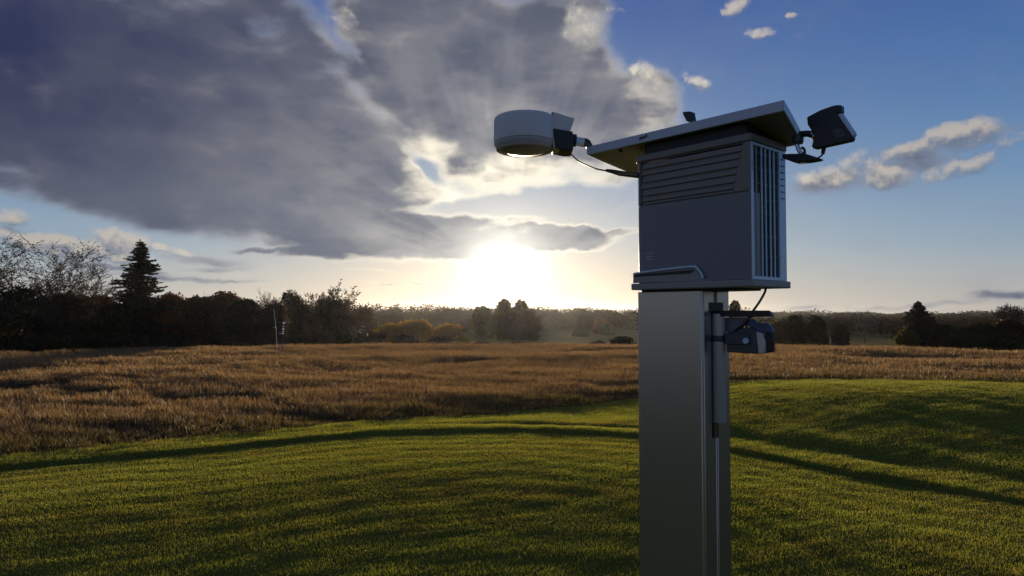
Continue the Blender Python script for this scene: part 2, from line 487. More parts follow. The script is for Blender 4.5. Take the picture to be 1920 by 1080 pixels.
def build_litter():
    # fallen leaves and pale bits of straw lying in the turf
    rng = np.random.RandomState(12)
    n = 1500
    a, r = scatter(rng, n, R(-41), R(41), 5.5, 24.0, 0.6)
    k = r < rE(a); a, r = a[k], r[k]; n = len(a)
    x, y = r * np.sin(a), r * np.cos(a)
    P = np.stack([x, y, height(x, y) + .028], -1)
    u = rng.normal(0, 1, (n, 3)); u[:, 2] *= .4; u /= np.linalg.norm(u, axis=1)[:, None]
    w = np.cross(u, np.stack([np.zeros(n), np.zeros(n), np.ones(n)], -1) + rng.normal(0, .3, (n, 3))); w /= np.linalg.norm(w, axis=1)[:, None]
    s = rng.uniform(.008, .022, (n, 1)); q = np.where(rng.uniform(0, 1, (n, 1)) < .4, .15, .6)
    V = np.stack([P - u * s, P + w * s * q, P + u * s, P - w * s * q], 1).reshape(-1, 3)
    m = leaf_mat('fallen_leaf', (.20, .11, .05), (.42, .32, .18), .2, (1, .9, .7), 3.0, 'rnd')
    o = np_mesh('fallen_leaves', V, np.arange(n * 4).reshape(n, 4), m, attrs={'rnd': np.repeat(rng.uniform(0, 1, n), 4)})
    tag(o, 'small dry fallen leaves and straw scattered over the mown lawn', 'fallen leaves', kind='stuff')
build_litter()

# ------------------------------------------------------------ the dry meadow
def build_meadow():
    rng = np.random.RandomState(8)
    n = 800000
    a, r = scatter(rng, n, R(-42), R(42), 12.5, 66.0, 0.5)
    k = (r > rE(a) - .05) & (r < rF(a) + 4)
    a, r = a[k], r[k]
    x, y = r * np.sin(a), r * np.cos(a)
    e = rE(a)
    cl = sines(x, y, 1.1, 71) + .6 * sines(x, y, .45, 72)
    keep = rng.uniform(0, 1, len(x)) < np.clip(.55 + .4 * cl, .08, 1)
    a, r, x, y, e, cl = (v[keep] for v in (a, r, x, y, e, cl))
    n = len(x)
    z = height(x, y)
    patch = sines(x * .45, y, 7.5, 73) * .55 + sines(x * .6, y, 2.6, 75) * .6                 # tall golden stands and low dark flats
    low = np.clip(smooth(-patch, .35, .9) + .55 * (1 - smooth(r, e + 1, e + 6)) * smooth(-sines(x * .6, y, 2.4, 77), -.1, .7), 0, 1)
    h = rng.uniform(.12, .34, n) * (1 + .30 * patch) * (1 + .15 * cl)
    h *= (.45 + .55 * smooth(r, e, e + 2.2)) * (1 - .45 * low)
    h = np.clip(h, .05, .62)
    w = (0.0022 + 0.00026 * r) * rng.uniform(.6, 1.4, n)
    th = rng.uniform(0, 2 * np.pi, n)
    wind = 0.6
    lean = rng.uniform(.05, .75, n) * h; la = rng.uniform(0, 2 * np.pi, n)
    dx, dy = np.cos(th) * w, np.sin(th) * w
    mx, my = lean * np.cos(la), lean * np.sin(la)
    V = np.empty((n, 5, 3), dtype=np.float32)
    V[:, 0] = np.stack([x - dx, y - dy, z - .02], -1)
    V[:, 1] = np.stack([x + dx, y + dy, z - .02], -1)
    V[:, 2] = np.stack([x + .35 * mx + dx * .8, y + .35 * my + dy * .8, z + h * .6], -1)
    V[:, 3] = np.stack([x + .35 * mx - dx * .8, y + .35 * my - dy * .8, z + h * .6], -1)
    V[:, 4] = np.stack([x + mx, y + my, z + h], -1)
    b = (np.arange(n) * 5)[:, None]
    F = np.concatenate([b + np.array([[0, 1, 2]]), b + np.array([[0, 2, 3]]), b + np.array([[3, 2, 4]])])
    rnd = np.repeat(rng.uniform(0, 1, n), 5)
    green = (1 - smooth(r, e + .5, e + 6.5 + 3 * patch)) * .85 + .25 * smooth(sines(x, y, 3.2, 74), .4, 1)
    green = np.clip(green + rng.uniform(-.35, .2, n), 0, 1)
    dark = np.clip(low * .8 + rng.uniform(-.3, .2, n), 0, 1)
    m, N, out = mat_new('dry_meadow_stem')
    at = lambda s: N.n('ShaderNodeAttribute', attribute_name=s).outputs['Fac']
    col = N.mix(at('rnd'), (.160, .108, .054, 1), (.32, .235, .122, 1))
    col = N.mix(at('dark'), col, (.075, .055, .048, 1))
    col = N.mix(at('green'), col, (.060, .062, .018, 1))
    bs = bsdf(N, None, col, .6, 0, .2)
    t = N.n('ShaderNodeBsdfTranslucent'); N.put(t.inputs[0], N.mix(1.0, col, (1.35, 1.1, .8, 1), 'MULTIPLY'))
    ms = N.n('ShaderNodeMixShader'); ms.inputs[0].default_value = .4
    N.t.links.new(bs.outputs[0], ms.inputs[1]); N.t.links.new(t.outputs[0], ms.inputs[2]); N.t.links.new(ms.outputs[0], out.inputs[0])
    o = np_mesh('dry_meadow_grass', V.reshape(-1, 3), F, m, attrs={'rnd': rnd, 'green': np.repeat(green, 5), 'dark': np.repeat(dark, 5)})
    tag(o, 'tall dry brown meadow grass and weeds between the lawn and the trees', 'dry grass', kind='stuff')
build_meadow()

# ============================================================ mesh builder
class MB:
    def __init__(self):
        self.v = []; self.f = []
    def add(self, vs, fs):
        o = len(self.v)
        self.v += [tuple(p) for p in vs]
        self.f += [tuple(i + o for i in f) for f in fs]
        return self
    def box(self, x0, x1, y0, y1, z0, z1):
        vs = [(x, y, z) for z in (z0, z1) for y in (y0, y1) for x in (x0, x1)]
        return self.add(vs, [(0, 2, 3, 1), (4, 5, 7, 6), (0, 1, 5, 4), (2, 6, 7, 3), (0, 4, 6, 2), (1, 3, 7, 5)])
    def loft(self, rings, cap=True, close=True):
        n = len(rings[0]); vs = [p for r in rings for p in r]; fs = []
        for i in range(len(rings) - 1):
            for j in range(n if close else n - 1):
                k = (j + 1) % n
                fs.append((i * n + j, i * n + k, (i + 1) * n + k, (i + 1) * n + j))
        if cap:
            fs.append(tuple(range(n))[::-1]); fs.append(tuple((len(rings) - 1) * n + j for j in range(n)))
        return self.add(vs, fs)
    def prism_y(self, poly, y0, y1):          # poly of (x, z)
        return self.loft([[(x, y0, z) for x, z in poly], [(x, y1, z) for x, z in poly]])
    def prism_z(self, poly, z0, z1):          # poly of (x, y)
        return self.loft([[(x, y, z0) for x, y in poly], [(x, y, z1) for x, y in poly]])
    def lathe(self, c, prof, n=48, axis='z'):
        rings = []
        for r, h in prof:
            ring = []
            for i in range(n):
                t = 2 * math.pi * i / n
                a, b = r * math.cos(t), r * math.sin(t)
                ring.append({'z': (c[0] + a, c[1] + b, c[2] + h), 'x': (c[0] + h, c[1] + a, c[2] + b), 'y': (c[0] + b, c[1] + h, c[2] + a)}[axis])
            rings.append(ring)
        return self.loft(rings)
    def tube(self, pts, r, n=8, smooth_n=0):
        P = [Vector(p) for p in pts]
        if smooth_n:
            Q_ = []
            for i in range(len(P) - 1):
                p0, p1, p2, p3 = P[max(i - 1, 0)], P[i], P[i + 1], P[min(i + 2, len(P) - 1)]
                for k in range(smooth_n):
                    t = k / smooth_n
                    Q_.append(0.5 * ((2 * p1) + (p2 - p0) * t + (2 * p0 - 5 * p1 + 4 * p2 - p3) * t * t + (3 * p1 - p0 - 3 * p2 + p3) * t ** 3))
            P = Q_ + [P[-1]]
        rad = r if isinstance(r, (list, tuple)) else None
        rings = []
        for i, p in enumerate(P):
            d = (P[min(i + 1, len(P) - 1)] - P[max(i - 1, 0)]).normalized()
            u = d.orthogonal().normalized() if i == 0 else (u - d * u.dot(d)).normalized()
            w = d.cross(u)
            rr = r if rad is None else rad[0] + (rad[1] - rad[0]) * i / (len(P) - 1)
            rings.append([tuple(p + (u * math.cos(2 * math.pi * k / n) + w * math.sin(2 * math.pi * k / n)) * rr) for k in range(n)])
        return self.loft(rings)
    def build(self, name, mat, parent=None, bevel=0.0, seg=2, smooth_=False, angle=35):
        me = bpy.data.meshes.new(name)
        me.from_pydata(self.v, [], self.f)
        bm = bmesh.new(); bm.from_mesh(me)
        bmesh.ops.recalc_face_normals(bm, faces=bm.faces)
        bm.to_mesh(me); bm.free()
        me.materials.append(mat)
        o = bpy.data.objects.new(name, me); COL.objects.link(o)
        if parent is not None: o.parent = parent
        if bevel:
            md = o.modifiers.new('bevel', 'BEVEL'); md.width = bevel; md.segments = seg; md.limit_method = 'ANGLE'; md.angle_limit = R(30)
            md.harden_normals = False
        if smooth_ or bevel:
            me.polygons.foreach_set('use_smooth', [True] * len(me.polygons))
            me.set_sharp_from_angle(angle=R(angle))
        return o

# ------------------------------------------------------------ materials
def hard(name, col, rough=.45, metal=0.0, spec=.5, grain=0.0, gscale=(1, 1, 1), gs=40, wear=0.12, ws=9, coat=0.0, bstr=.15):
    m, N, out = mat_new(name)
    pos = N.n('ShaderNodeTexCoord').outputs['Object']
    w = N.noise(pos, ws, 6, 0.65)
    stk = N.noise(N.vm('MULTIPLY', pos, (1, 1, .06)), 55, 4, 0.6)          # rain streaks run straight down
    spk = N.noise(pos, 300, 2, 0.5)
    dust = N.m('MAXIMUM', N.ss(w, .42, .78), N.m('MAXIMUM', N.m('MULTIPLY', N.ss(stk, .52, .72), N.ss(w, .38, .6, .2, 1.0)), N.ss(spk, .70, .76, 0, 1.0)))
    c = N.mix(N.m('MULTIPLY', dust, wear), (*col, 1), (col[0] * .6 + .05, col[1] * .6 + .045, col[2] * .6 + .035, 1))
    fine = N.noise(N.vm('MULTIPLY', pos, gscale), gs, 4, 0.6)
    rg = N.m('ADD', rough, N.m('MULTIPLY', N.m('SUBTRACT', fine, .5), .08))
    b = bsdf(N, out, c, rg, metal, spec, bump=fine, bstr=bstr if grain else .03, bdist=.0006)
    if coat: b.inputs['Coat Weight'].default_value = coat
    return m
M = {}
M['steel'] = hard('brushed_stainless_steel', (.43, .415, .395), .31, .92, grain=1, gscale=(1, 1, .03), gs=260, wear=.05, ws=3, bstr=.06)
M['tube'] = hard('anodised_aluminium_tube', (.52, .50, .50), .4, .35)
M['shell'] = hard('light_grey_painted_shell', (.40, .40, .41), .38, wear=.22)
M['trayp'] = hard('mid_grey_tray_paint', (.25, .25, .245), .42, wear=.25)
M['panel'] = hard('mid_grey_painted_panel', (.155, .16, .185), .38, wear=.25, ws=4)
M['louvre'] = hard('matt_grey_louvre_plastic', (.185, .172, .152), .5, wear=.3)
M['roofm'] = hard('white_coated_aluminium', (.46, .52, .64), .32, wear=.25, ws=6)  # blue of the reflected sky is mixed into the white
M['under'] = hard('roof_underside_bounce', (.30, .29, .22), .45, wear=.3)  # yellow light thrown up by the grass is put into this colour
M['black'] = hard('black_plastic', (.008, .008, .009), .45, wear=.15)
M['blackg'] = hard('gloss_black_plastic', (.006, .006, .008), .4, wear=.1)
M['dark'] = hard('dark_recess', (.02, .022, .028), .6)
M['frame'] = hard('sky_tinted_grey_frame', (.50, .64, .80), .3, .1, wear=.15)  # light grey paint with the blue of the sky mixed in
M['white'] = hard('white_plastic', (.60, .61, .62), .35, wear=.2)
M['cable'] = hard('black_cable', (.015, .015, .016), .45)
M['brass'] = hard('brown_gland', (.12, .10, .06), .4, .6)
M['chrome'] = hard('chromed_steel', (.55, .56, .58), .18, 1.0)
M['blue'] = hard('blue_camera_body', (.03, .06, .14), .3)
M['camgrey'] = hard('dark_grey_camera_body', (.045, .05, .062), .42)
M['print'] = hard('pale_print', (.30, .31, .33), .5)
m, N, out = mat_new('translucent_rim')  # added so the sun can brighten the round sensor's lower rim
t = N.n('ShaderNodeBsdfTranslucent'); t.inputs[0].default_value = (.85, .82, .75, 1)
b = bsdf(N, None, (.7, .68, .62), .35)
ms = N.n('ShaderNodeMixShader'); ms.inputs[0].default_value = .6
N.t.links.new(b.outputs[0], ms.inputs[1]); N.t.links.new(t.outputs[0], ms.inputs[2]); N.t.links.new(ms.outputs[0], out.inputs[0])
M['diff'] = m

# ============================================================ the sensor station on its post
_d = ray(1410, 530)
DX, DY = _d.x / _d.y * 2.2, 2.2
AX, AY = Vector((.668, -.744)), Vector((.744, .668))
def loc(px, py, axis, val):
    """point on the station's own plane x = val (axis 0) or y = val (axis 1)"""
    r_ = ray(px, py)
    o = (-DX * AX[0] - DY * AX[1], -DX * AY[0] - DY * AY[1])
    d = (r_.x * AX[0] + r_.y * AX[1], r_.x * AY[0] + r_.y * AY[1])
    t_ = (val - o[axis]) / d[axis]
    return (o[0] + t_ * d[0], o[1] + t_ * d[1], CAMH + t_ * r_.z)
def xz(pts, y): return [(p[0], p[2]) for p in (loc(a, b_, 1, y) for a, b_ in pts)]

st = empty('sensor_station', (DX, DY, 0), math.atan2(AX[1], AX[0]))
tag(st, 'tall grey sensor station: louvred cabinet under a tilted roof on a square steel post', 'sensor station')
zb = hz(DX - .3, DY + .2) - .05

# post: folded steel with a groove down its side
x0, x1, y0, y1 = -.4725, -.195, .020, .190
prof = [(x0, y0), (x1 - .007, y0), (x1, y0 + .007), (x1, .072), (x1 - .007, .074), (x1 - .007, .108), (x1, .110), (x1, y1), (x0, y1)]
MB().prism_z(prof, zb, 3.0705).build('post', M['steel'], st, .002)
g = MB(); g.box(x1 - .0035, x1 + .001, .058, .150, 2.998, 3.030)
sl = g.build('slot', M['dark'], st)
MB().box(x1 - .001, x1 + .0015, .083, .112, 2.555, 2.607).build('rating_label', M['brass'], st, .0005)
MB().box(-.462, -.075, .028, .200, 3.070, 3.0785).build('gasket', M['black'], st, .002)
# footing
MB().box(x0 - .07, x1 + .07, y0 - .06, y1 + .06, zb, zb + .065).build('base_plate', M['steel'], st, .004)

# tray under the cabinet
tz0, tz1 = 3.0775, 3.1015
MB().box(-.478, .012, -.015, .243, tz0, tz1).build('tray', M['trayp'], st, .004)
# collar with the curved lip above the tray
col_ = xz([(1187, 531), (1187, 516), (1193, 513), (1300, 502), (1306, 505), (1317, 522), (1335, 527)], -.008)
body = MB().prism_y([(x, z) for x, z in col_], -.009, .0)
clr = body.build('collar', M['trayp'], st, .002)
tr = MB().tube([loc(a, b_, 1, -.012) for a, b_ in ((1188, 514.5), (1200, 511.5), (1250, 504.8), (1296, 500.2), (1305, 501.5), (1312, 509), (1316, 516), (1317.5, 522))], .0046, 8, 4)
tr.build('trim', M['frame'], clr)
g = MB(); zz0 = loc(1250, 514.5, 1, 0)[2]
pts = xz([(1197, 517), (1304, 506.5), (1303, 511), (1295, 512)], -.0105)
row = []
for i in range(15):
    px_ = 1295 - i * 7; yy = 512.2 + i * .42
    row += [(px_, yy), (px_ - 3.5, yy + 1.1)]
pts = xz([(1191, 515), (1303, 505.5)] + row + [(1189, 519.5)], -.0105)
MB().prism_y(pts, -.0106, -.0085).build('drain_slot', M['dark'], clr)

# cabinet body
def rrect(x0, x1, y0, y1, rs, n=6):
    out_ = []
    for (cx, cy, sx, sy, a0, r_) in ((x0, y0, 1, 1, 180, rs[0]), (x1, y0, -1, 1, 270, rs[1]), (x1, y1, -1, -1, 0, rs[2]), (x0, y1, 1, -1, 90, rs[3])):
        for k in range(n + 1):
            a_ = R(a0 + 90 * k / n)
            out_.append((cx + sx * r_ + r_ * math.cos(a_), cy + sy * r_ + r_ * math.sin(a_)))
    return out_
cab = MB().prism_z(rrect(-.4605, -.006, .004, .2355, (.022, .004, .006, .02)), tz1, 3.545).build('cabinet', M['louvre'], st, smooth_=True)
seam = 3.3905
fp = MB()
fr = rrect(-.4625, -.001, -.001, .10, (.022, .003, .001, .001))
fr = [p for p in fr if p[1] < .099]
fp.prism_z([(-.4625, .06)] + [p for p in rrect(-.4625, -.001, -.001, .2, (.022, .003, .001, .001)) if p[1] < .05] + [(-.001, .06)], tz1 + .001, seam - .0018).build('front_panel', M['panel'], st, .0012)
# pale maker's print: too small to read, three short lines
g = MB()
for (a_, b_, c_, d_) in ((1208, 476.4, 1211, 473.6), (1213, 476, 1225, 473.4), (1211, 482.2, 1224, 480.8), (1211, 487.2, 1223.5, 485.4)):
    p_, q_ = loc(a_, b_, 1, -.002), loc(c_, d_, 1, -.002)
    g.box(p_[0], q_[0], -.0019, -.0009, p_[2] - .0015, p_[2] + .004)
g.build('print', M['print'], st)
# louvred upper panel: flat slats parted by deep grooves, cut off by a slanting border
def lx(z): return -.063 + (z - 3.395) * .235
gz = [(3.546, .005), (3.5205, .008), (3.4995, .0042), (3.4705, .009), (3.4490, .0042), (3.4205, .009), (3.4015, .0045)]
g = MB()
edges = [3.5525] + [z for zc, w_ in gz for z in (zc + w_ / 2, zc - w_ / 2)] + [seam + .0022]
for i in range(0, len(edges), 2):
    zt, zb_ = edges[i], edges[i + 1]
    yt, yb = (-.0005, -.0035)                   # each slat leans out a little at its foot
    for (xa, xb0, xb1, ya) in ((-.436 + .004 * (i % 4), lx(zb_), lx(zt), .006),):
        g.loft([[(xa, yb, zb_), (xb0, yb, zb_), (xb1, yt, zt), (xa, yt, zt)], [(xa, .006, zb_), (xb0, .006, zb_), (xb1, .006, zt), (xa, .006, zt)]])
slats = g.build('louvre', M['louvre'], st, .0008)
g = MB()
g.loft([[(lx(seam) + .001, -.002, seam + .002), (-.001, -.002, seam + .002), (-.001, -.002, 3.553), (lx(3.553) + .001, -.002, 3.553)],
        [(lx(seam) + .001, .006, seam + .002), (-.001, .006, seam + .002), (-.001, .006, 3.553), (lx(3.553) + .001, .006, 3.553)]])
rim = rrect(-.4625, -.001, -.002, .2, (.022, .003, .001, .001))
g.build('louvre_border', M['louvre'], st, .001)
g = MB()
g.prism_z([(-.4375, .006)] + [(-.4375, -.002)] + [p for p in rim if p[0] < -.439 and p[1] < .05][::1] + [(-.4625, .05), (-.455, .05), (-.455, .006)], seam + .002, 3.553)
g.build('louvre_border', M['louvre'], st, .001)
# the brim round the head of the cabinet
MB().prism_z(rrect(-.468, .006, -.008, .241, (.026, .012, .008, .02)), 3.5535, 3.578).build('brim', M['louvre'], st, .003)
MB().prism_z(rrect(-.44, -.02, .012, .215, (.02, .012, .008, .02)), 3.578, 3.622).build('roof_gap_shade', M['dark'], st, .003)  # dark block in the gap, its colour stands for shade under the roof

# ventilated side
sg = empty('side_grille'); sg.parent = st
g = MB(); g.box(-.0059, -.0048, .016, .187, 3.112, 3.545); g.build('backing', M['dark'], sg)
g = MB()
for (a_, b_) in ((.0015, .0165), (.188, .2355)): g.box(-.006, .0015, a_, b_, tz1 + .001, 3.552)
g.box(-.006, .0013, .0166, .1879, tz1 + .001, 3.114); g.box(-.006, .0013, .0166, .1879, 3.543, 3.552)
g.build('grille_frame', M['frame'], sg, .0008)
for yc, w_, mt in ((.0370, .0035, 'shell'), (.0715, .007, 'frame'), (.0975, .0060, 'frame'), (.1285, .007, 'frame'), (.1555, .0065, 'frame')):
    MB().box(-.0035, .0008, yc - w_ / 2, yc + w_ / 2, 3.1142, 3.5428).build('grille_bar', M[mt], sg, .0006)
for zc in (3.5216, 3.4705, 3.4213, 3.3704, 3.3248, 3.248, 3.1818):
    MB().box(-.0039, -.0012, .0168, .1878, zc - .0011, zc + .0011).build('cross_bar', M['panel'], sg)
g = MB()
for i in range(7):
    z_ = 3.522 - i * .0225
    g.box(.0014, .0024, .196, .229, z_ - .0011, z_ + .0011); g.box(.0014, .0024, .205, .210, z_ - .005, z_ - .0012)
g.build('marking', M['dark'], sg)

# roof: a tapering, slightly bent tray that tips back
plan = [(-.682, -.030), (-.30, -.030), (.130, -.030), (.112, .03), (.094, .10), (.076, .175), (.058, .25), (-.30, .25), (-.662, .25)]
def rz_(y): return 3.6505 - (y + .03) * .05 - max(y - .05, 0) * .16
rings = []
inner = [(x * .985 - .002, y + (.008 if y < 0 else -.008)) for x, y in plan]
top = [(x, y, rz_(y)) for x, y in plan]; bot = [(x, y, rz_(y) - .033) for x, y in plan]
bi = [(x, y, rz_(y) - .033) for x, y in inner]; bu = [(x, y, rz_(y) - .022) for x, y in inner]
g = MB(); n_ = len(plan)
vs = top + bot + bi
fs = [tuple(range(n_))] + [(j, (j + 1) % n_, n_ + (j + 1) % n_, n_ + j) for j in range(n_)] + [(n_ + j, n_ + (j + 1) % n_, 2 * n_ + (j + 1) % n_, 2 * n_ + j) for j in range(n_)]
g.add(vs, fs)
roof = g.build('roof', M['roofm'], st, .0025)
bi2 = [(x, y, z + .0005) for x, y, z in bi]
g = MB(); g.add(bi2 + bu, [tuple(range(n_, 2 * n_))] + [(j, (j + 1) % n_, n_ + (j + 1) % n_, n_ + j) for j in range(n_)])
g.build('roof_underside', M['under'], roof)
for a_, b_ in ((1255, 259), (1280, 254), (1160, 297)):
    p_ = loc(a_, b_, 1, .0)
    MB().lathe((p_[0], .012, rz_(.012) - .036), [(.0005, 0), (.006, .001), (.006, .014)], 12).build('bolt', M['black'], roof)
p_ = loc(1205, 258, 1, -.031)
g = MB(); g.tube([(p_[0] - .014, -.033, p_[2] - .004), (p_[0], -.035, p_[2] + .001), (p_[0] + .012, -.034, p_[2] - .001), (p_[0] + .018, -.033, p_[2] + .008)], .0026, 6, 3)
g.build('clip', M['black'], roof)
kn = xz([(1291, 230), (1283, 212), (1288, 210.5), (1299, 210), (1302, 226), (1303, 232)], .05)
MB().prism_y([(x, z) for x, z in kn], .035, .065).build('roof_knob', M['black'], roof, .003)

# round sensor at the left
YC, XC = 2.76, (984.5 - 960) / FPX * 2.76
rs_ = empty('round_sensor', ((XC - DX) * AX[0] + (YC - DY) * AX[1], (XC - DX) * AY[0] + (YC - DY) * AY[1], 0), -math.atan2(AX[1], AX[0])); rs_.parent = st
cx = 0.0
def wl(px, py, dy):
    r_ = ray(px, py); t_ = (YC + dy) / r_.y
    return (r_.x * t_ - XC, dy, CAMH + r_.z * t_)
def wxz(pts, dy): return [(p[0], p[2]) for p in (wl(a, b_, dy) for a, b_ in pts)]
RS = .1275; ZT = wl(980, 205, -.125)[2]; ZB = wl(980, 254, -.125)[2]
def lz(prof, name, mat, ang=50):
    MB().lathe((0, 0, 0), prof, 72).build(name, mat, rs_, smooth_=True, angle=ang)
lz([(.001, ZT + .004), (RS - .028, ZT + .004), (RS - .012, ZT + .002), (RS - .004, ZT - .004), (RS - .001, ZT - .012), (RS, ZB + .006), (RS - .001, ZB + .001), (RS - .010, ZB)], 'shell', M['white'])
lz([(RS - .011, ZB), (RS - .002, ZB - .0008), (RS - .001, ZB - .008), (RS - .009, ZB - .021), (RS - .010, ZB - .023)], 'lower_rim', M['shell'])
lz([(RS - .027, ZB - .021), (RS - .010, ZB - .0235), (RS - .011, ZB - .030), (RS - .017, ZB - .033), (RS - .027, ZB - .030)], 'backlit_ring', M['diff'])  # added ring, translucent so the lower rim shows bright against the sun
lz([(RS - .0275, ZB - .015), (RS - .0275, ZB - .028), (RS - .034, ZB - .035), (RS - .038, ZB - .0315), (RS - .045, ZB - .0315), (RS - .048, ZB - .036), (.06, ZB - .041), (.03, ZB - .0435), (.001, ZB - .044)], 'dome', M['shell'], 30)
ho = wxz([(1036, 208.5), (1078, 221.5), (1070, 243), (1062, 282), (1036, 277)], -.058)
MB().prism_y([(x, z) for x, z in ho], -.058, .058).build('housing', M['white'], rs_, .005, 3)
x_s = ho[0][0]
MB().box(x_s - .0035, x_s + .0005, -.0565, .0565, ho[4][1] + .003, ho[0][1] - .003).build('seam_line', M['dark'], rs_)
MB().prism_y([(x_s - .03, ZB), (x_s - .003, ZB), (x_s - .003, ZT), (x_s - .03, ZT + .002)], -.0555, .0555).build('neck', M['white'], rs_)
mo = wxz([(1037, 240), (1074, 246), (1075, 281), (1060, 281.5), (1041, 277)], -.063)
MB().prism_y([(x, z) for x, z in mo], -.063, .055).build('mounting_block', M['black'], rs_, .004, 3)
a0_, a1_ = wl(1073, 265, 0), wl(1099, 268, 0)
MB().tube([(a0_[0] - .004, 0, a0_[2] + .004), (a0_[0] + .016, 0, a0_[2] + .002)], .026, 20).build('arm_collar', M['black'], rs_, .002)
MB().tube([(a0_[0] + .015, 0, a0_[2]), (a1_[0] - .001, 0, a1_[2])], .0185, 20).build('arm', M['frame'], rs_, smooth_=True)
e_ = wl(1104, 276, .01)
MB().tube([(a1_[0] - .008, 0, a1_[2] + .001), (a1_[0] + .004, 0, a1_[2] - .001), (e_[0] + .01, .015, e_[2] - .004)], (.021, .012), 16).build('arm_clamp', M['black'], rs_, .002)

# cable from the round sensor to the cabinet
sc_ = empty('sensor_cable'); sc_.parent = st
cp = [loc(a, b_, 1, .0) for a, b_ in ((1066, 280), (1072, 290), (1085, 302), (1100, 309.5), (1120, 317), (1140, 320.5))]
MB().tube(cp, .0030, 8, 5).build('cable', M['cable'], sc_)
q0, q1, q2 = loc(1137, 319.5, 1, 0), loc(1162, 325, 1, 0), loc(1194, 330, 1, 0)
MB().tube([q0, ((q0[0] + q1[0]) / 2, 0, (q0[2] + q1[2]) / 2 + .001), q1], (.006, .011), 12, 2).build('plug', M['black'], sc_, smooth_=True)
MB().tube([q1, (q2[0] + .01, 0, q2[2])], .0105, 12).build('gland', M['brass'], sc_, .001)

# hooded lamp head at the right
lh = empty('lamp_head'); lh.parent = st
yy = .13
outl = [(1512, 221), (1514, 218.5), (1538, 206), (1561, 198), (1568, 196.6), (1577, 196.8), (1577.5, 211), (1568, 213), (1599, 257), (1596, 263.5), (1572, 269), (1547, 274.5), (1526, 279), (1521, 276.5), (1524.5, 262), (1521, 250), (1520, 243), (1514, 234)]
pl_ = xz(outl, yy)
MB().prism_y([(x, z) for x, z in pl_], yy, yy + .026).build('hood', M['blackg'], lh, .003)
# right side face of the head, lit look put into a paler colour
bz = [(1569, 212.5), (1578, 211), (1603.5, 249), (1604, 252), (1599, 257.5)]
pb = xz(bz, yy + .008)
MB().prism_y([(x, z) for x, z in pb], yy + .006, yy + .022).build('lit_side', M['frame'], lh, .002)
gl = xz([(1560, 243), (1576, 240), (1587, 255), (1566, 260)], yy - .0008)
MB().prism_y([(x, z) for x, z in gl], yy - .0012, yy + .001).build('window_glass', M['camgrey'], lh, .001)
jp = [loc(a, b_, 1, yy + .02) for a, b_ in ((1499, 252), (1508, 251), (1518, 251), (1528, 258))]
MB().tube(jp, .0105, 12, 2).build('joint', M['black'], lh, .001)
q_ = loc(1527, 256, 1, yy - .004)
MB().tube([q_, (q_[0] - .012, q_[1], q_[2] + .016)], .0022, 8).build('pin', M['chrome'], lh)
c0_ = loc(1496, 262, 1, yy + .02)
MB().lathe((c0_[0], c0_[1], c0_[2] - .014), [(.001, 0), (.015, .001), (.018, .006), (.018, .022), (.014, .028), (.001, .028)], 20).build('clamp', M['camgrey'], lh, smooth_=True)
pw = [loc(a, b_, 1, yy + .02) for a, b_ in ((1494, 268), (1497, 280), (1503, 289))]
MB().tube(pw, .0075, 10, 3).build('stay', M['chrome'], lh, smooth_=True)
hk = [loc(a, b_, 1, yy + .02) for a, b_ in ((1503, 276.5), (1507, 279), (1509, 284), (1508, 289))]
MB().tube(hk, .0045, 8, 3).build('hook', M['black'], lh, smooth_=True)
pl2 = xz([(1466, 289), (1480, 288), (1500, 288), (1512, 288.5), (1526, 293), (1535, 296.5), (1528, 299.5), (1510, 302.5), (1488, 304.5), (1476, 300), (1466, 297)], yy)
MB().prism_y([(x, z) for x, z in pl2], yy, yy + .045).build('bracket', M['dark'], lh, .003)
cb = [loc(a, b_, 1, yy + .02) for a, b_ in ((1545, 285), (1542, 290), (1535, 295.5), (1524, 299))]
MB().tube(cb, .0028, 8, 5).build('cable', M['cable'], lh)
g0, g1 = loc(1545, 272, 1, yy + .02), loc(1542.5, 289, 1, yy + .02)
MB().tube([g0, g1], (.0085, .006), 12).build('gland', M['black'], lh)

# camera on its tube and bar
cu = empty('camera_unit'); cu.parent = st
tc = (x1 + .012, loc(1349, 700, 0, x1 + .012)[1])
MB().lathe((tc[0], tc[1], 0), [(.001, 2.611), (.0215, 2.611), (.0228, 2.613), (.0228, 2.99), (.001, 2.99)], 32).build('tube', M['tube'], cu, smooth_=True)
MB().lathe((tc[0], tc[1], 0), [(.0232, 2.893), (.0242, 2.895), (.0242, 2.912), (.0232, 2.914)], 32).build('tube_ring', M['camgrey'], cu, smooth_=True)
bp_ = xz([(1333, 582.5), (1441, 582), (1444, 584), (1451, 594), (1333, 593)], .10)
MB().prism_y([(x, z) for x, z in bp_], .085, .108).build('bar', M['black'], cu, .002)
hd = xz([(1360, 596), (1396, 596), (1392, 606), (1378, 622), (1360, 622)], .12)
MB().prism_y([(x, z) for x, z in hd], .118, .140).build('gusset', M['panel'], cu, .001)
ar = xz([(1358, 624), (1400, 624), (1404, 632), (1404, 646), (1358, 646)], .088)
MB().prism_y([(x, z) for x, z in ar], .088, .135).build('clamp_arm', M['camgrey'], cu, .003)
bo = xz([(1362, 622), (1380, 621), (1396, 614), (1410, 613), (1417, 620), (1421, 664), (1362, 660)], .095)
MB().prism_y([(x, z) for x, z in bo], .095, .122).build('body', M['camgrey'], cu, .004, 3)
bo = xz([(1417, 621), (1428, 624), (1434, 640), (1434, 662.5), (1421, 664)], .098)
MB().prism_y([(x, z) for x, z in bo], .098, .12).build('lens_housing', M['tube'], cu, .003)
bl = xz([(1397, 600), (1412, 598), (1416, 606), (1438, 606), (1446, 616), (1448, 626), (1430, 624), (1418, 622), (1408, 614), (1397, 612)], .104)
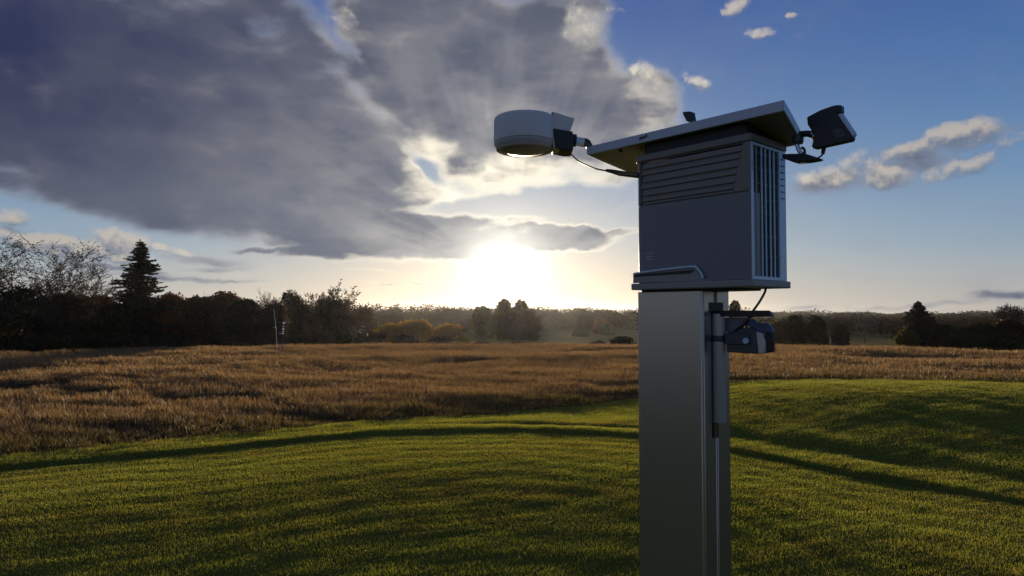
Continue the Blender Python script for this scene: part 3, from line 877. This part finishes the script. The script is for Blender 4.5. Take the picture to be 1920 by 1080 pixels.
MB().prism_y([(x, z) for x, z in bl], .104, .124).build('hood', M['blue'], cu, .004, 3)
le = xz([(1433, 614), (1443, 613), (1449, 622), (1450, 660), (1433, 662.5)], .108)
MB().prism_y([(x, z) for x, z in le], .108, .124).build('lens', M['blackg'], cu, .004, 3)
q_ = loc(1398, 639, 1, .086)
MB().lathe((q_[0], q_[1], q_[2]), [(.0055, 0), (.0055, -.003), (.0095, -.003), (.0105, 0), (.0105, .004), (.0055, .004)], 24, 'y').build('bolt', M['frame'], cu, smooth_=True)
vb = xz([(1330, 560), (1331, 560), (1331, 561)], .1)
cc_ = [loc(a, b_, 1, .10) for a, b_ in ((1436, 538), (1434, 548), (1424, 566), (1412, 583), (1403, 598), (1394, 610), (1382, 617), (1376, 624))]
MB().tube(cc_, .0042, 8, 5).build('cable', M['cable'], cu)

# ============================================================ trees
def LM(name, c1, c2, trans=.35, scale=.25, tcol=(1.3, 1.1, .7)):
    return leaf_mat(name, c1, c2, trans, tcol, scale, 'rnd', .1)
TM = {
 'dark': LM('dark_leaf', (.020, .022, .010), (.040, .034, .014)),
 'green': LM('green_leaf', (.030, .040, .012), (.060, .062, .018)),
 'rust': LM('rust_leaf', (.075, .032, .016), (.13, .055, .022)),
 'brown': LM('brown_leaf', (.040, .026, .016), (.070, .042, .023)),
 'gold': LM('gold_leaf', (.22, .13, .012), (.38, .23, .02), .5, .4, (1.4, 1.2, .5)),
 'olive': LM('olive_leaf', (.055, .058, .014), (.095, .085, .020), .45),
 'orange': LM('orange_leaf', (.16, .06, .015), (.28, .11, .022), .45),
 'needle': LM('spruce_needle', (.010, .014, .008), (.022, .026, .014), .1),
 'pale': LM('leaf_glint_white', (.7, .7, .66), (.85, .85, .8), .6, tcol=(1, 1, .95)),  # white colour stands for glints on the leaves
}
def bark(name, c, r_=.85):
    m, N, out = mat_new(name)
    pos = N.n('ShaderNodeTexCoord').outputs['Object']
    w = N.noise(N.vm('MULTIPLY', pos, (4, 4, 1)), 3, 5, .6)
    bsdf(N, out, N.mix(w, (*c, 1), (c[0] * .5, c[1] * .5, c[2] * .5, 1)), r_, 0, .1, bump=w, bstr=.5, bdist=.02)
    return m
BK = {'bark': bark('dark_bark', (.055, .045, .035)), 'birch': bark('white_birch_bark', (.20, .19, .175)), 'twig': bark('grey_twig', (.085, .068, .055))}

def branches(rng, base, d0, length, rad, levels, spread=.6, kids=4, up=.25, gnarl=.18):
    """list of (p0, p1, r0, r1) segments of a branching trunk, and the tips"""
    segs, tips = [], []
    def grow(p, d, L, r, lev):
        n = 3 if lev else 5
        pts = [p]
        for i in range(n):
            d = d + rng.normal(0, gnarl, 3) + np.array([0, 0, up * .2])
            d = d / np.linalg.norm(d)
            q = p + d * L / n
            r1 = r * (1 - .55 * (i + 1) / n)
            segs.append((p, q, r * (1 - .55 * i / n), r1))
            p = q; pts.append((p))
        if lev < levels:
            for k in range(kids):
                t = rng.uniform(.3, 1.0) if lev else rng.uniform(.25, 1.0)
                i = min(int(t * n), n - 1)
                s = pts[i + 1] if i + 1 < len(pts) else pts[-1]
                dd = d + rng.normal(0, spread, 3); dd[2] = abs(dd[2]) * .6 + up * (1 if lev == 0 else .5) + (0.0 if lev else -.1)
                dd /= np.linalg.norm(dd)
                grow(s, dd, L * rng.uniform(.5, .72), r * .5 * (1 - .4 * t) + .002, lev + 1)
        else:
            tips.append(p)
        if lev >= max(1, levels - 1): tips.extend(pts[1:])
    grow(np.array(base, float), np.array(d0, float), length, rad, 0)
    return segs, np.array(tips)

def seg_mesh(segs, minr=0.0, n=4):
    V, F = [], []
    for p, q, r0, r1 in segs:
        d = q - p; d = d / (np.linalg.norm(d) + 1e-9)
        u = np.cross(d, [0.3, 0.9, 0.1]); u /= np.linalg.norm(u); w = np.cross(d, u)
        o = len(V)
        for c, r in ((p, max(r0, minr)), (q, max(r1, minr))):
            for k in range(n):
                a = 2 * math.pi * k / n
                V.append(c + (u * math.cos(a) + w * math.sin(a)) * r)
        for k in range(n):
            F.append((o + k, o + (k + 1) % n, o + n + (k + 1) % n, o + n + k))
    return np.array(V), np.array(F)

def cards(rng, P, size, flat=0.0, aspect=.6):
    """a small leaf-shaped face (4 corners, slightly folded) at every point"""
    n = len(P)
    u = rng.normal(0, 1, (n, 3)); u[:, 2] *= (1 - flat); u /= np.linalg.norm(u, axis=1)[:, None]
    w = np.cross(u, rng.normal(0, 1, (n, 3))); w /= np.linalg.norm(w, axis=1)[:, None]
    s = size * rng.uniform(.5, 1.3, (n, 1))
    V = np.stack([P - u * s, P + w * s * aspect, P + u * s, P - w * s * aspect], 1).reshape(-1, 3)
    F = np.arange(n * 4).reshape(n, 4)
    return V, F, np.repeat(rng.uniform(0, 1, n), 4)

def blob_points(rng, n, blobs):
    """points near the surface of overlapping, lumpy ellipsoids"""
    w = np.array([b[3] * b[4] for b in blobs]); w = w / w.sum()
    idx = rng.choice(len(blobs), n, p=w)
    B = np.array(blobs)[idx]
    d = rng.normal(0, 1, (n, 3)); d /= np.linalg.norm(d, axis=1)[:, None]
    rr = rng.uniform(.35, 1.05, n) ** .5
    rr *= 1 + .16 * np.sin(d[:, 0] * 7 + B[:, 0] * 3) * np.cos(d[:, 2] * 6 + B[:, 2]) + .1 * np.sin(d[:, 1] * 13 + B[:, 1])
    return B[:, :3] + d * rr[:, None] * B[:, [3, 3, 4]]

def tree(name, label, cat, px, top, dist, wpx, kind, leaf='dark', barkk='bark', n=2600, seed=1, group=None, zoff=0.0, lsize=None, base_frac=.12):
    """px, top: where crown top stands; dist: metres; wpx: crown width"""
    rng = np.random.RandomState(seed)
    rx = (px - 960) / FPX
    x, y = rx * dist, dist
    zg = hz(x, y) + zoff
    ztop = CAMH + (583 - top) / FPX * dist
    H = ztop - zg; Wd = wpx / FPX * dist
    root = empty(name, (x, y, zg - .1)); tag(root, label, cat, group)
    ls = lsize or .0016 * dist
    n = int(n * 1.9) if kind in ('round', 'shrub') else n
    minr = .00022 * dist
    if kind == 'spruce':
        segs = [(np.array([0, 0, 0.]), np.array([0, 0, H * .99]), H * .018, H * .003)]
        V, F = seg_mesh(segs, n=7); np_mesh('trunk', V, F, BK['bark'], root)
        P = []; z = H * .06
        while z < H * .985:
            t = z / H
            L0 = Wd * .5 * ((1 - t) ** .72) * (1.0 if t > .12 else .8) * (1 + .12 * math.sin(z * 1.9))
            for k in range(rng.randint(8, 13)):
                a = rng.uniform(0, 6.283); L = L0 * rng.uniform(.5, 1.2)
                lift = rng.uniform(-.05, .25)
                m_ = max(4, int(L / (ls * .35)))
                s = np.linspace(.05, 1, m_)
                zz_ = z - L * .30 * s + L * lift * s ** 2 + L * .10 * s ** 3
                q = np.stack([np.cos(a) * L * s, np.sin(a) * L * s, zz_], 1)
                wdt = (1 - s * .75) * L * .30 + .02
                for rep_ in range(2):
                    P.append(q + np.stack([-np.sin(a) * wdt * rng.uniform(-1, 1, m_), np.cos(a) * wdt * rng.uniform(-1, 1, m_), rng.normal(-.04, .05, m_) * L * .4], 1))
            z += H * (.013 + .010 * (1 - t))
        P.append(np.stack([rng.normal(0, .01 * H, 30), rng.normal(0, .01 * H, 30), H * rng.uniform(.9, 1.0, 30)], 1))
        P = np.concatenate(P)
        V, F, rn = cards(rng, P, ls * 1.35, .55, .42)
        np_mesh('crown', V, F, TM[leaf], root, attrs={'rnd': rn})
        return root
    # branching kinds
    lev = {'bare': 4, 'sparse': 4, 'round': 2, 'shrub': 2}[kind]
    kids = {'bare': 5, 'sparse': 5, 'round': 4, 'shrub': 4}[kind]
    if barkk == 'birch': lev, kids = 3, 4
    stems = {'bare': 3, 'sparse': 3, 'round': 1, 'shrub': 4}[kind]
    segs, tips = [], []
    for s_ in range(stems):
        d0 = np.array([rng.normal(0, .35) if stems > 1 else 0, rng.normal(0, .35) if stems > 1 else 0, 1.0]); d0 /= np.linalg.norm(d0)
        sg_, tp = branches(rng, (0, 0, 0), d0, H * .55, H * .022, lev if stems < 4 else 2, .75, kids, .3)
        segs += sg_; tips.append(tp)
    tips = np.concatenate(tips)
    # fit the branching into the wanted outline
    zmax = tips[:, 2].max(); half = np.percentile(np.abs(tips[:, :2]), 97)
    sc3 = np.array([Wd * .5 / half, Wd * .5 / half, H / zmax])
    segs = [(p * sc3, q * sc3, a_, b_) for p, q, a_, b_ in segs]; tips = tips * sc3
    V, F = seg_mesh(segs, minr * (1.1 if kind in ('bare', 'sparse') else .8), 3 if kind in ('bare', 'sparse') else 4)
    np_mesh('trunk', V, F, BK[barkk], root)
    if kind == 'bare' and leaf is None: return root
    if kind in ('bare', 'sparse'):
        k = rng.choice(len(tips), n)
        P = tips[k] + rng.normal(0, 1, (n, 3)) * np.array([Wd, Wd, H]) * .006
    else:
        nb = 16 if kind == 'round' else 12
        blobs = []
        for i in range(nb):
            t = rng.uniform(base_frac, 1)
            prof_ = math.sin(math.pi * min(max((t * .82 + .16), 0), 1)) ** .6
            rr = Wd * .5 * rng.uniform(.30, .48)
            a = rng.uniform(0, 6.283); ro = max(Wd * .5 * prof_ - rr, 0) * rng.uniform(.5, 1)
            hv = H * rng.uniform(.12, .2)
            blobs.append((ro * math.cos(a), ro * math.sin(a), min(H * t, H - hv * .95), rr, hv))
        blobs.append((0, 0, H * .5, Wd * .38, H * .4)); blobs.append((rng.normal(0, .05) * Wd, 0, H * .8, Wd * .26, H * .19))
        P = blob_points(rng, n, blobs)
        P = P[P[:, 2] > .03 * H]
    V, F, rn = cards(rng, P, ls * (1.0 if kind in ('bare', 'sparse') else 1.5), .2, .6)
    np_mesh('crown', V, F, TM[leaf], root, attrs={'rnd': rn})
    return root

T = tree
# the near left
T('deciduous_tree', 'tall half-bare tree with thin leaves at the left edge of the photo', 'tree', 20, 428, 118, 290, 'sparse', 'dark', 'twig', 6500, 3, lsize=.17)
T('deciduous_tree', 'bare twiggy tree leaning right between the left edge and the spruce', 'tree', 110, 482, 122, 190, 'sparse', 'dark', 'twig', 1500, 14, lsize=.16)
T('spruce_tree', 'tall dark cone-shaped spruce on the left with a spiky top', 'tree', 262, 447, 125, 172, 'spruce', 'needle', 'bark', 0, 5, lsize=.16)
hedge = [
 (-70, 520, 122, 150, 'dark', 'dark leafy tree half cut off by the left edge'),
 (40, 538, 116, 130, 'dark', 'dark bushy tree under the tall half-bare tree'),
 (125, 546, 120, 110, 'brown', 'dark brown bushy tree between the half-bare tree and the spruce'),
 (182, 553, 128, 90, 'rust', 'low reddish tree just left of the spruce'),
 (212, 572, 116, 70, 'dark', 'dark shrub at the left foot of the spruce'),
 (322, 550, 132, 75, 'rust', 'rust-tinted round tree just right of the spruce'),
 (372, 556, 128, 80, 'brown', 'dull brown tree, second one right of the spruce'),
 (420, 546, 135, 78, 'rust', 'rust brown round tree midway between the spruce and the white-topped post'),
 (462, 560, 126, 70, 'dark', 'dark low tree left of the bare crown'),
]
for i, (px, top, D_, w, lf, lb) in enumerate(hedge):
    T('leafy_tree', lb, 'tree', px, top, D_, w * 1.4, 'round', lf, 'bark', 4400, 40 + i, 'dark trees in the left belt', base_frac=.05)
T('bare_tree', 'pale bare-crowned tree above the dark belt left of the white-topped post', 'tree', 497, 538, 150, 70, 'bare', None, 'twig', 0, 21)
T('leafy_tree', 'round-headed dark tree right above the white-topped post', 'tree', 545, 543, 148, 62, 'round', 'dark', 'bark', 2600, 22, base_frac=.1)
T('leafy_tree', 'dark brown tree behind the thin leaning pole', 'tree', 515, 566, 130, 80, 'round', 'brown', 'bark', 2800, 23, base_frac=.05)
T('deciduous_tree', 'loose-crowned tree with sparse dark leaves right of the white-topped post', 'tree', 625, 524, 120, 120, 'sparse', 'brown', 'twig', 4200, 24, lsize=.19)
T('leafy_tree', 'dense brown bushy tree at the foot of the loose-crowned tree', 'tree', 622, 560, 118, 120, 'round', 'brown', 'bark', 3600, 25, base_frac=.05)
T('leafy_tree', 'dark tree filling the gap right of the thin leaning pole', 'tree', 570, 570, 126, 70, 'round', 'dark', 'bark', 2400, 26, base_frac=.05)
T('leafy_tree', 'dark bushy tree between the loose-crowned tree and the golden bushes', 'tree', 682, 572, 138, 60, 'round', 'brown', 'bark', 2400, 27, base_frac=.05)
low = [(-20, 625, 106, 120), (80, 628, 105, 110), (165, 622, 107, 100), (250, 624, 105, 110), (340, 622, 108, 100), (420, 624, 106, 100), (490, 626, 108, 80), (560, 622, 108, 90), (640, 620, 110, 90), (700, 622, 112, 70), (760, 627, 114, 70), (825, 629, 116, 70)]
lowl = ['under the tall half-bare tree at the left edge', 'right of the tall half-bare trunk', 'left of the spruce foot', 'in front of the spruce', 'just right of the spruce foot', 'below the rust brown round tree', 'left of the thin leaning pole', 'right of the white-topped post', 'below the loose-crowned tree', 'beside the white glinting shrub', 'in front of the golden bushes, left half', 'in front of the golden bushes, right half']
for i, (px, top, D_, w) in enumerate(low):
    T('dark_shrub', 'low dark shrub at the meadow edge ' + lowl[i], 'shrub', px, top, D_, w, 'shrub', 'dark', 'bark', 1500, 60 + i, 'low shrubs along the meadow edge', base_frac=0)
for i, (px, top, w, lb) in enumerate([(736, 606, 84, 'left golden yellow bush of the three in front of the far woods'), (785, 599, 104, 'largest golden yellow bush, in the middle of the three'), (843, 607, 80, 'right golden yellow bush next to the lit field')]):
    T('golden_bush', lb, 'bush', px, top, 135, w, 'shrub', 'gold', 'bark', 2600, 80 + i, 'golden bushes', base_frac=0)
wf = T('white_flecked_shrub', 'dark shrub with leaf glints drawn in white right of the loose-crowned tree', 'shrub', 683, 612, 104, 26, 'shrub', 'dark', 'bark', 260, 84, base_frac=0)
rngw = np.random.RandomState(4)
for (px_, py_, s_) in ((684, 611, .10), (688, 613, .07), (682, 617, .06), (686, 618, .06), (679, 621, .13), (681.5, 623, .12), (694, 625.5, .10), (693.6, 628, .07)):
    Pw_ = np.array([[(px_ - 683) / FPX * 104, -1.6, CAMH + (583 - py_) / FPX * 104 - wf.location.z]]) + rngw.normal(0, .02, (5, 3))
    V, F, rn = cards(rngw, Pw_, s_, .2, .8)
    np_mesh('leaf_glint_cluster', V, F, TM['pale'], wf, attrs={'rnd': rn})  # each cluster paints a glint of light as white leaf faces
# in the valley, below the sun
for i, (px, top, D_, w, lf, lb, cat) in enumerate([
    (905, 575, 205, 62, 'olive', 'olive green round tree left of the sun, at the lit field', 'tree'),
    (946, 562, 210, 46, 'olive', 'tall tree whose top stands right below the sun', 'tree'),
    (976, 564, 212, 44, 'olive', 'second tall tree top, just right of the one below the sun', 'tree'),
    (960, 588, 200, 66, 'brown', 'dark foliage tree at the foot of the two tall tree tops', 'tree'),
    (993, 583, 205, 50, 'brown', 'rounded brown tree closing the group below the sun on the right', 'tree'),
    (1088, 596, 250, 37, 'dark', 'ball-shaped dark green tree standing alone on the lit field', 'tree'),
    (1126, 597, 290, 36, 'orange', 'small orange tree right of the ball-shaped green one', 'tree'),
    (1140, 606, 282, 30, 'olive', 'low olive bush at the foot of the small orange tree', 'bush')]):
    T('leafy_tree' if cat == 'tree' else 'green_bush', lb, cat, px, top, D_, w, 'round' if cat == 'tree' else 'shrub', lf, 'bark', 3200, 90 + i, base_frac=.05)
for i, (px, top, D_, w, lb) in enumerate([(1120, 637, 88, 50, 'low dark scrub mound below the ball-shaped green tree'), (1165, 629, 84, 70, 'highest dark scrub mound left of the steel post'), (1215, 632, 86, 50, 'dark scrub mound partly behind the steel post'), (905, 640, 100, 60, 'flat dark scrub at the meadow edge left of the sun'), (975, 639, 100, 70, 'flat dark scrub at the meadow edge below the sun')]):
    T('scrub_mound', lb, 'scrub', px, top, D_, w, 'shrub', 'dark', 'twig', 1500, 110 + i, base_frac=0)
# right of the post
for i, (px, top, D_, w, lf, lb) in enumerate([
    (1378, 565, 240, 34, 'brown', 'brown round tree top just right of the steel post under the cabinet'),
    (1462, 600, 150, 54, 'olive', 'olive-brown low tree just right of the blue camera unit'),
    (1490, 592, 145, 52, 'dark', 'dark rounded tree, first of the dark pair right of the camera unit'),
    (1528, 592, 148, 56, 'dark', 'dark rounded tree, second of the dark pair right of the camera unit'),
    (1575, 606, 170, 40, 'dark', 'small dark tree between the dark pair and the white birch'),
    (1768, 606, 128, 70, 'dark', 'dark bushy tree right beside the small spruce'),
    (1830, 603, 124, 90, 'dark', 'wide dark tree, second right of the small spruce'),
    (1890, 598, 122, 90, 'brown', 'dark brown tree near the right edge'),
    (1950, 592, 120, 90, 'dark', 'dark tree cut by the right edge of the photo'),
    (1800, 622, 116, 80, 'dark', 'low dark tree in front of the two wide ones on the right'),
    (1870, 625, 112, 90, 'dark', 'lowest dark tree by the meadow at the right edge'),
    (1700, 618, 128, 50, 'olive', 'low olive tree at the left foot of the small spruce')]):
    T('leafy_tree', lb, 'tree', px, top, D_, w, 'round', lf, 'bark', 3000, 130 + i, 'dark trees on the right' if lf == 'dark' else None, base_frac=.02)
T('spruce_tree', 'smaller ragged spruce on the right with a forked top', 'tree', 1722, 563, 130, 110, 'spruce', 'needle', 'bark', 0, 9, lsize=.16)
T('birch_tree', 'slim bare pale-stemmed birch between the dark trees and the small spruce', 'tree', 1619, 588, 175, 44, 'bare', None, 'birch', 0, 31)
T('bare_tree', 'bare twiggy tree rising over the right hill', 'tree', 1890, 566, 190, 52, 'bare', None, 'twig', 0, 32)

# ------------------------------------------------------------ the far woods: seas of crowns, nobody could count them
def woods(name, label, bands, seed):
    """bands: (px0, px1, d0, d1, count, top_y0, top_y1, width m, leaf count)"""
    rng = np.random.RandomState(seed)
    Vs, Fs, Rn, Tn = [], [], [], []
    off = 0
    for (px0, px1, d0, d1, cnt, t0, t1, wm, nl) in bands:
        for i in range(cnt):
            D_ = rng.uniform(d0, d1); px = rng.uniform(px0, px1)
            f_ = (px - px0) / (px1 - px0)
            top = t0 + (t1 - t0) * f_ + 2.2 * math.sin(px * .021 + seed) + 1.4 * math.sin(px * .061) + rng.normal(0, 1.3)
            x = (px - 960) / FPX * D_
            zt = CAMH + (583 - top) / FPX * D_
            zg = hz(x, D_)
            zt = max(zt, zg + 6)
            w_ = wm * rng.uniform(.7, 1.4); hh = min(zt - zg, wm * 2.2)
            bl_ = [(x + rng.normal(0, .25) * w_, D_ + rng.normal(0, .25) * w_, zt - hh * rng.uniform(.3, .62), w_ * rng.uniform(.35, .55), hh * .3) for _ in range(4)]
            bl_.append((x, D_, zt - hh * .22, w_ * .3, hh * .22)); bl_.append((x, D_, zt - hh * .75, w_ * .5, hh * .3))
            P = blob_points(rng, nl, bl_)
            V, F, rn = cards(rng, P, .0011 * D_ * 1.15, .2, .7)
            Vs.append(V); Fs.append(F + off); off += len(V)
            Rn.append(np.clip(rn * .5 + rng.uniform(0, .5), 0, 1)); Tn.append(np.full(len(V), rng.uniform(0, 1) ** 3))
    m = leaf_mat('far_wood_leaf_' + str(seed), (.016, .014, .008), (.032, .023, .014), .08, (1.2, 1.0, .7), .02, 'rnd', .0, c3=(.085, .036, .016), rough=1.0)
    o = np_mesh(name, np.concatenate(Vs), np.concatenate(Fs), m, attrs={'rnd': np.concatenate(Rn), 'tint': np.concatenate(Tn) * .6})
    tag(o, label, 'woodland', kind='stuff')
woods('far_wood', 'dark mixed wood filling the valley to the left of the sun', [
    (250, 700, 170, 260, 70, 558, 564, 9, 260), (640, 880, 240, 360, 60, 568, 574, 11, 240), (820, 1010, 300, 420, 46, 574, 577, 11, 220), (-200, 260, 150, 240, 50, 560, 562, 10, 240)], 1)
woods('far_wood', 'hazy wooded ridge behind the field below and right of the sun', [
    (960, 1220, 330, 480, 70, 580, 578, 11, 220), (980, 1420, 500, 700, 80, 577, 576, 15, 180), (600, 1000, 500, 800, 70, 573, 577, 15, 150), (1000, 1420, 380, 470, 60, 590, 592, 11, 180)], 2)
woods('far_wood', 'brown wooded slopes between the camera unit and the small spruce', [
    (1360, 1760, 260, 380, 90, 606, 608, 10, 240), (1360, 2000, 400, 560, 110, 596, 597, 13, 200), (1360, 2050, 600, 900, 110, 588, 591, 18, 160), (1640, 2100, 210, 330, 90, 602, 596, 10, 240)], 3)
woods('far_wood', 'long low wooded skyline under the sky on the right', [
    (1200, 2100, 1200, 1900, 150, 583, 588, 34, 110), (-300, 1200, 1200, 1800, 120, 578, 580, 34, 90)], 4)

M['bright'] = hard('bright_white_plastic', (.85, .85, .84), .5, wear=.05)
# ============================================================ small instruments in the meadow
def place(px, py_base, dist):
    x = (px - 960) / FPX * dist
    return x, dist, hz(x, dist)
x_, y_, z_ = place(521, 655, 52)
def mpt(px, py, d=52): return ((px - 960) / FPX * d - x_, 0, CAMH + (583 - py) / FPX * d - z_)
mast = empty('thin_mast', (x_, y_, z_)); tag(mast, 'thin pale pole leaning left at the far meadow edge', 'pole')
MB().tube([(0, 0, -.2), mpt(518, 613), mpt(513, 580)], (.032, .016), 8, 3).build('pole', M['white'], mast, smooth_=True)
p_ = mpt(517.5, 614); g = MB()
g.lathe((p_[0], 0, p_[2] - .05), [(.001, 0), (.05, 0), (.055, .05), (.05, .1), (.001, .1)], 12); g.tube([(p_[0] - .18, 0, p_[2]), (p_[0], 0, p_[2])], .012, 6)
g.build('bracket', M['white'], mast, smooth_=True)
x_, y_, z_ = place(530, 650, 52)
ws = empty('weather_post', (x_, y_, z_)); tag(ws, 'dark post topped with a stack of white sensor balls, beside the leaning pole', 'weather post')
MB().tube([(0, 0, -.2), (.02, 0, 1.3)], .045, 8).build('post', M['camgrey'], ws, smooth_=True)
zz_ = mpt(531, 632)[2]
MB().tube([(.02, 0, 1.25), (.05, 0, mpt(532, 606)[2])], .03, 8).build('stem', M['black'], ws, smooth_=True)
for px_, py_, r__ in ((532.8, 605.5, .105), (531.6, 612, .06), (531.5, 616.8, .085), (531.5, 621.7, .07), (531.4, 625.5, .065)):
    p_ = mpt(px_, py_); p_ = (p_[0], 0, p_[2])
    MB().lathe(p_, [(.002, -r__), (r__ * .7, -r__ * .72), (r__, -.1 * r__), (r__ * .92, r__ * .4), (r__ * .5, r__ * .85), (.002, r__)], 16).build('white_ball', M['bright'], ws, smooth_=True)
p_ = mpt(526, 625)
MB().box(p_[0] - .06, .03, -.03, .03, p_[2] - .035, p_[2] + .03).build('junction_box', M['shell'], ws, .01)

# ============================================================ the hazy air
def build_haze():
    m = bpy.data.materials.new('evening_haze'); m.use_nodes = True
    m.node_tree.nodes.clear(); N = NT(m.node_tree)
    out = N.n('ShaderNodeOutputMaterial')
    v = N.n('ShaderNodeVolumePrincipled')
    v.inputs['Color'].default_value = (.86, .88, .92, 1)
    v.inputs['Density'].default_value = 0.00003
    v.inputs['Anisotropy'].default_value = 0.78
    N.t.links.new(v.outputs[0], out.inputs['Volume'])
    o = MB().box(-2700, 2700, -2700, 2700, -16, 22).build('haze', m)
    tag(o, 'thin evening haze over the fields and far woods', 'haze', kind='stuff')
build_haze()
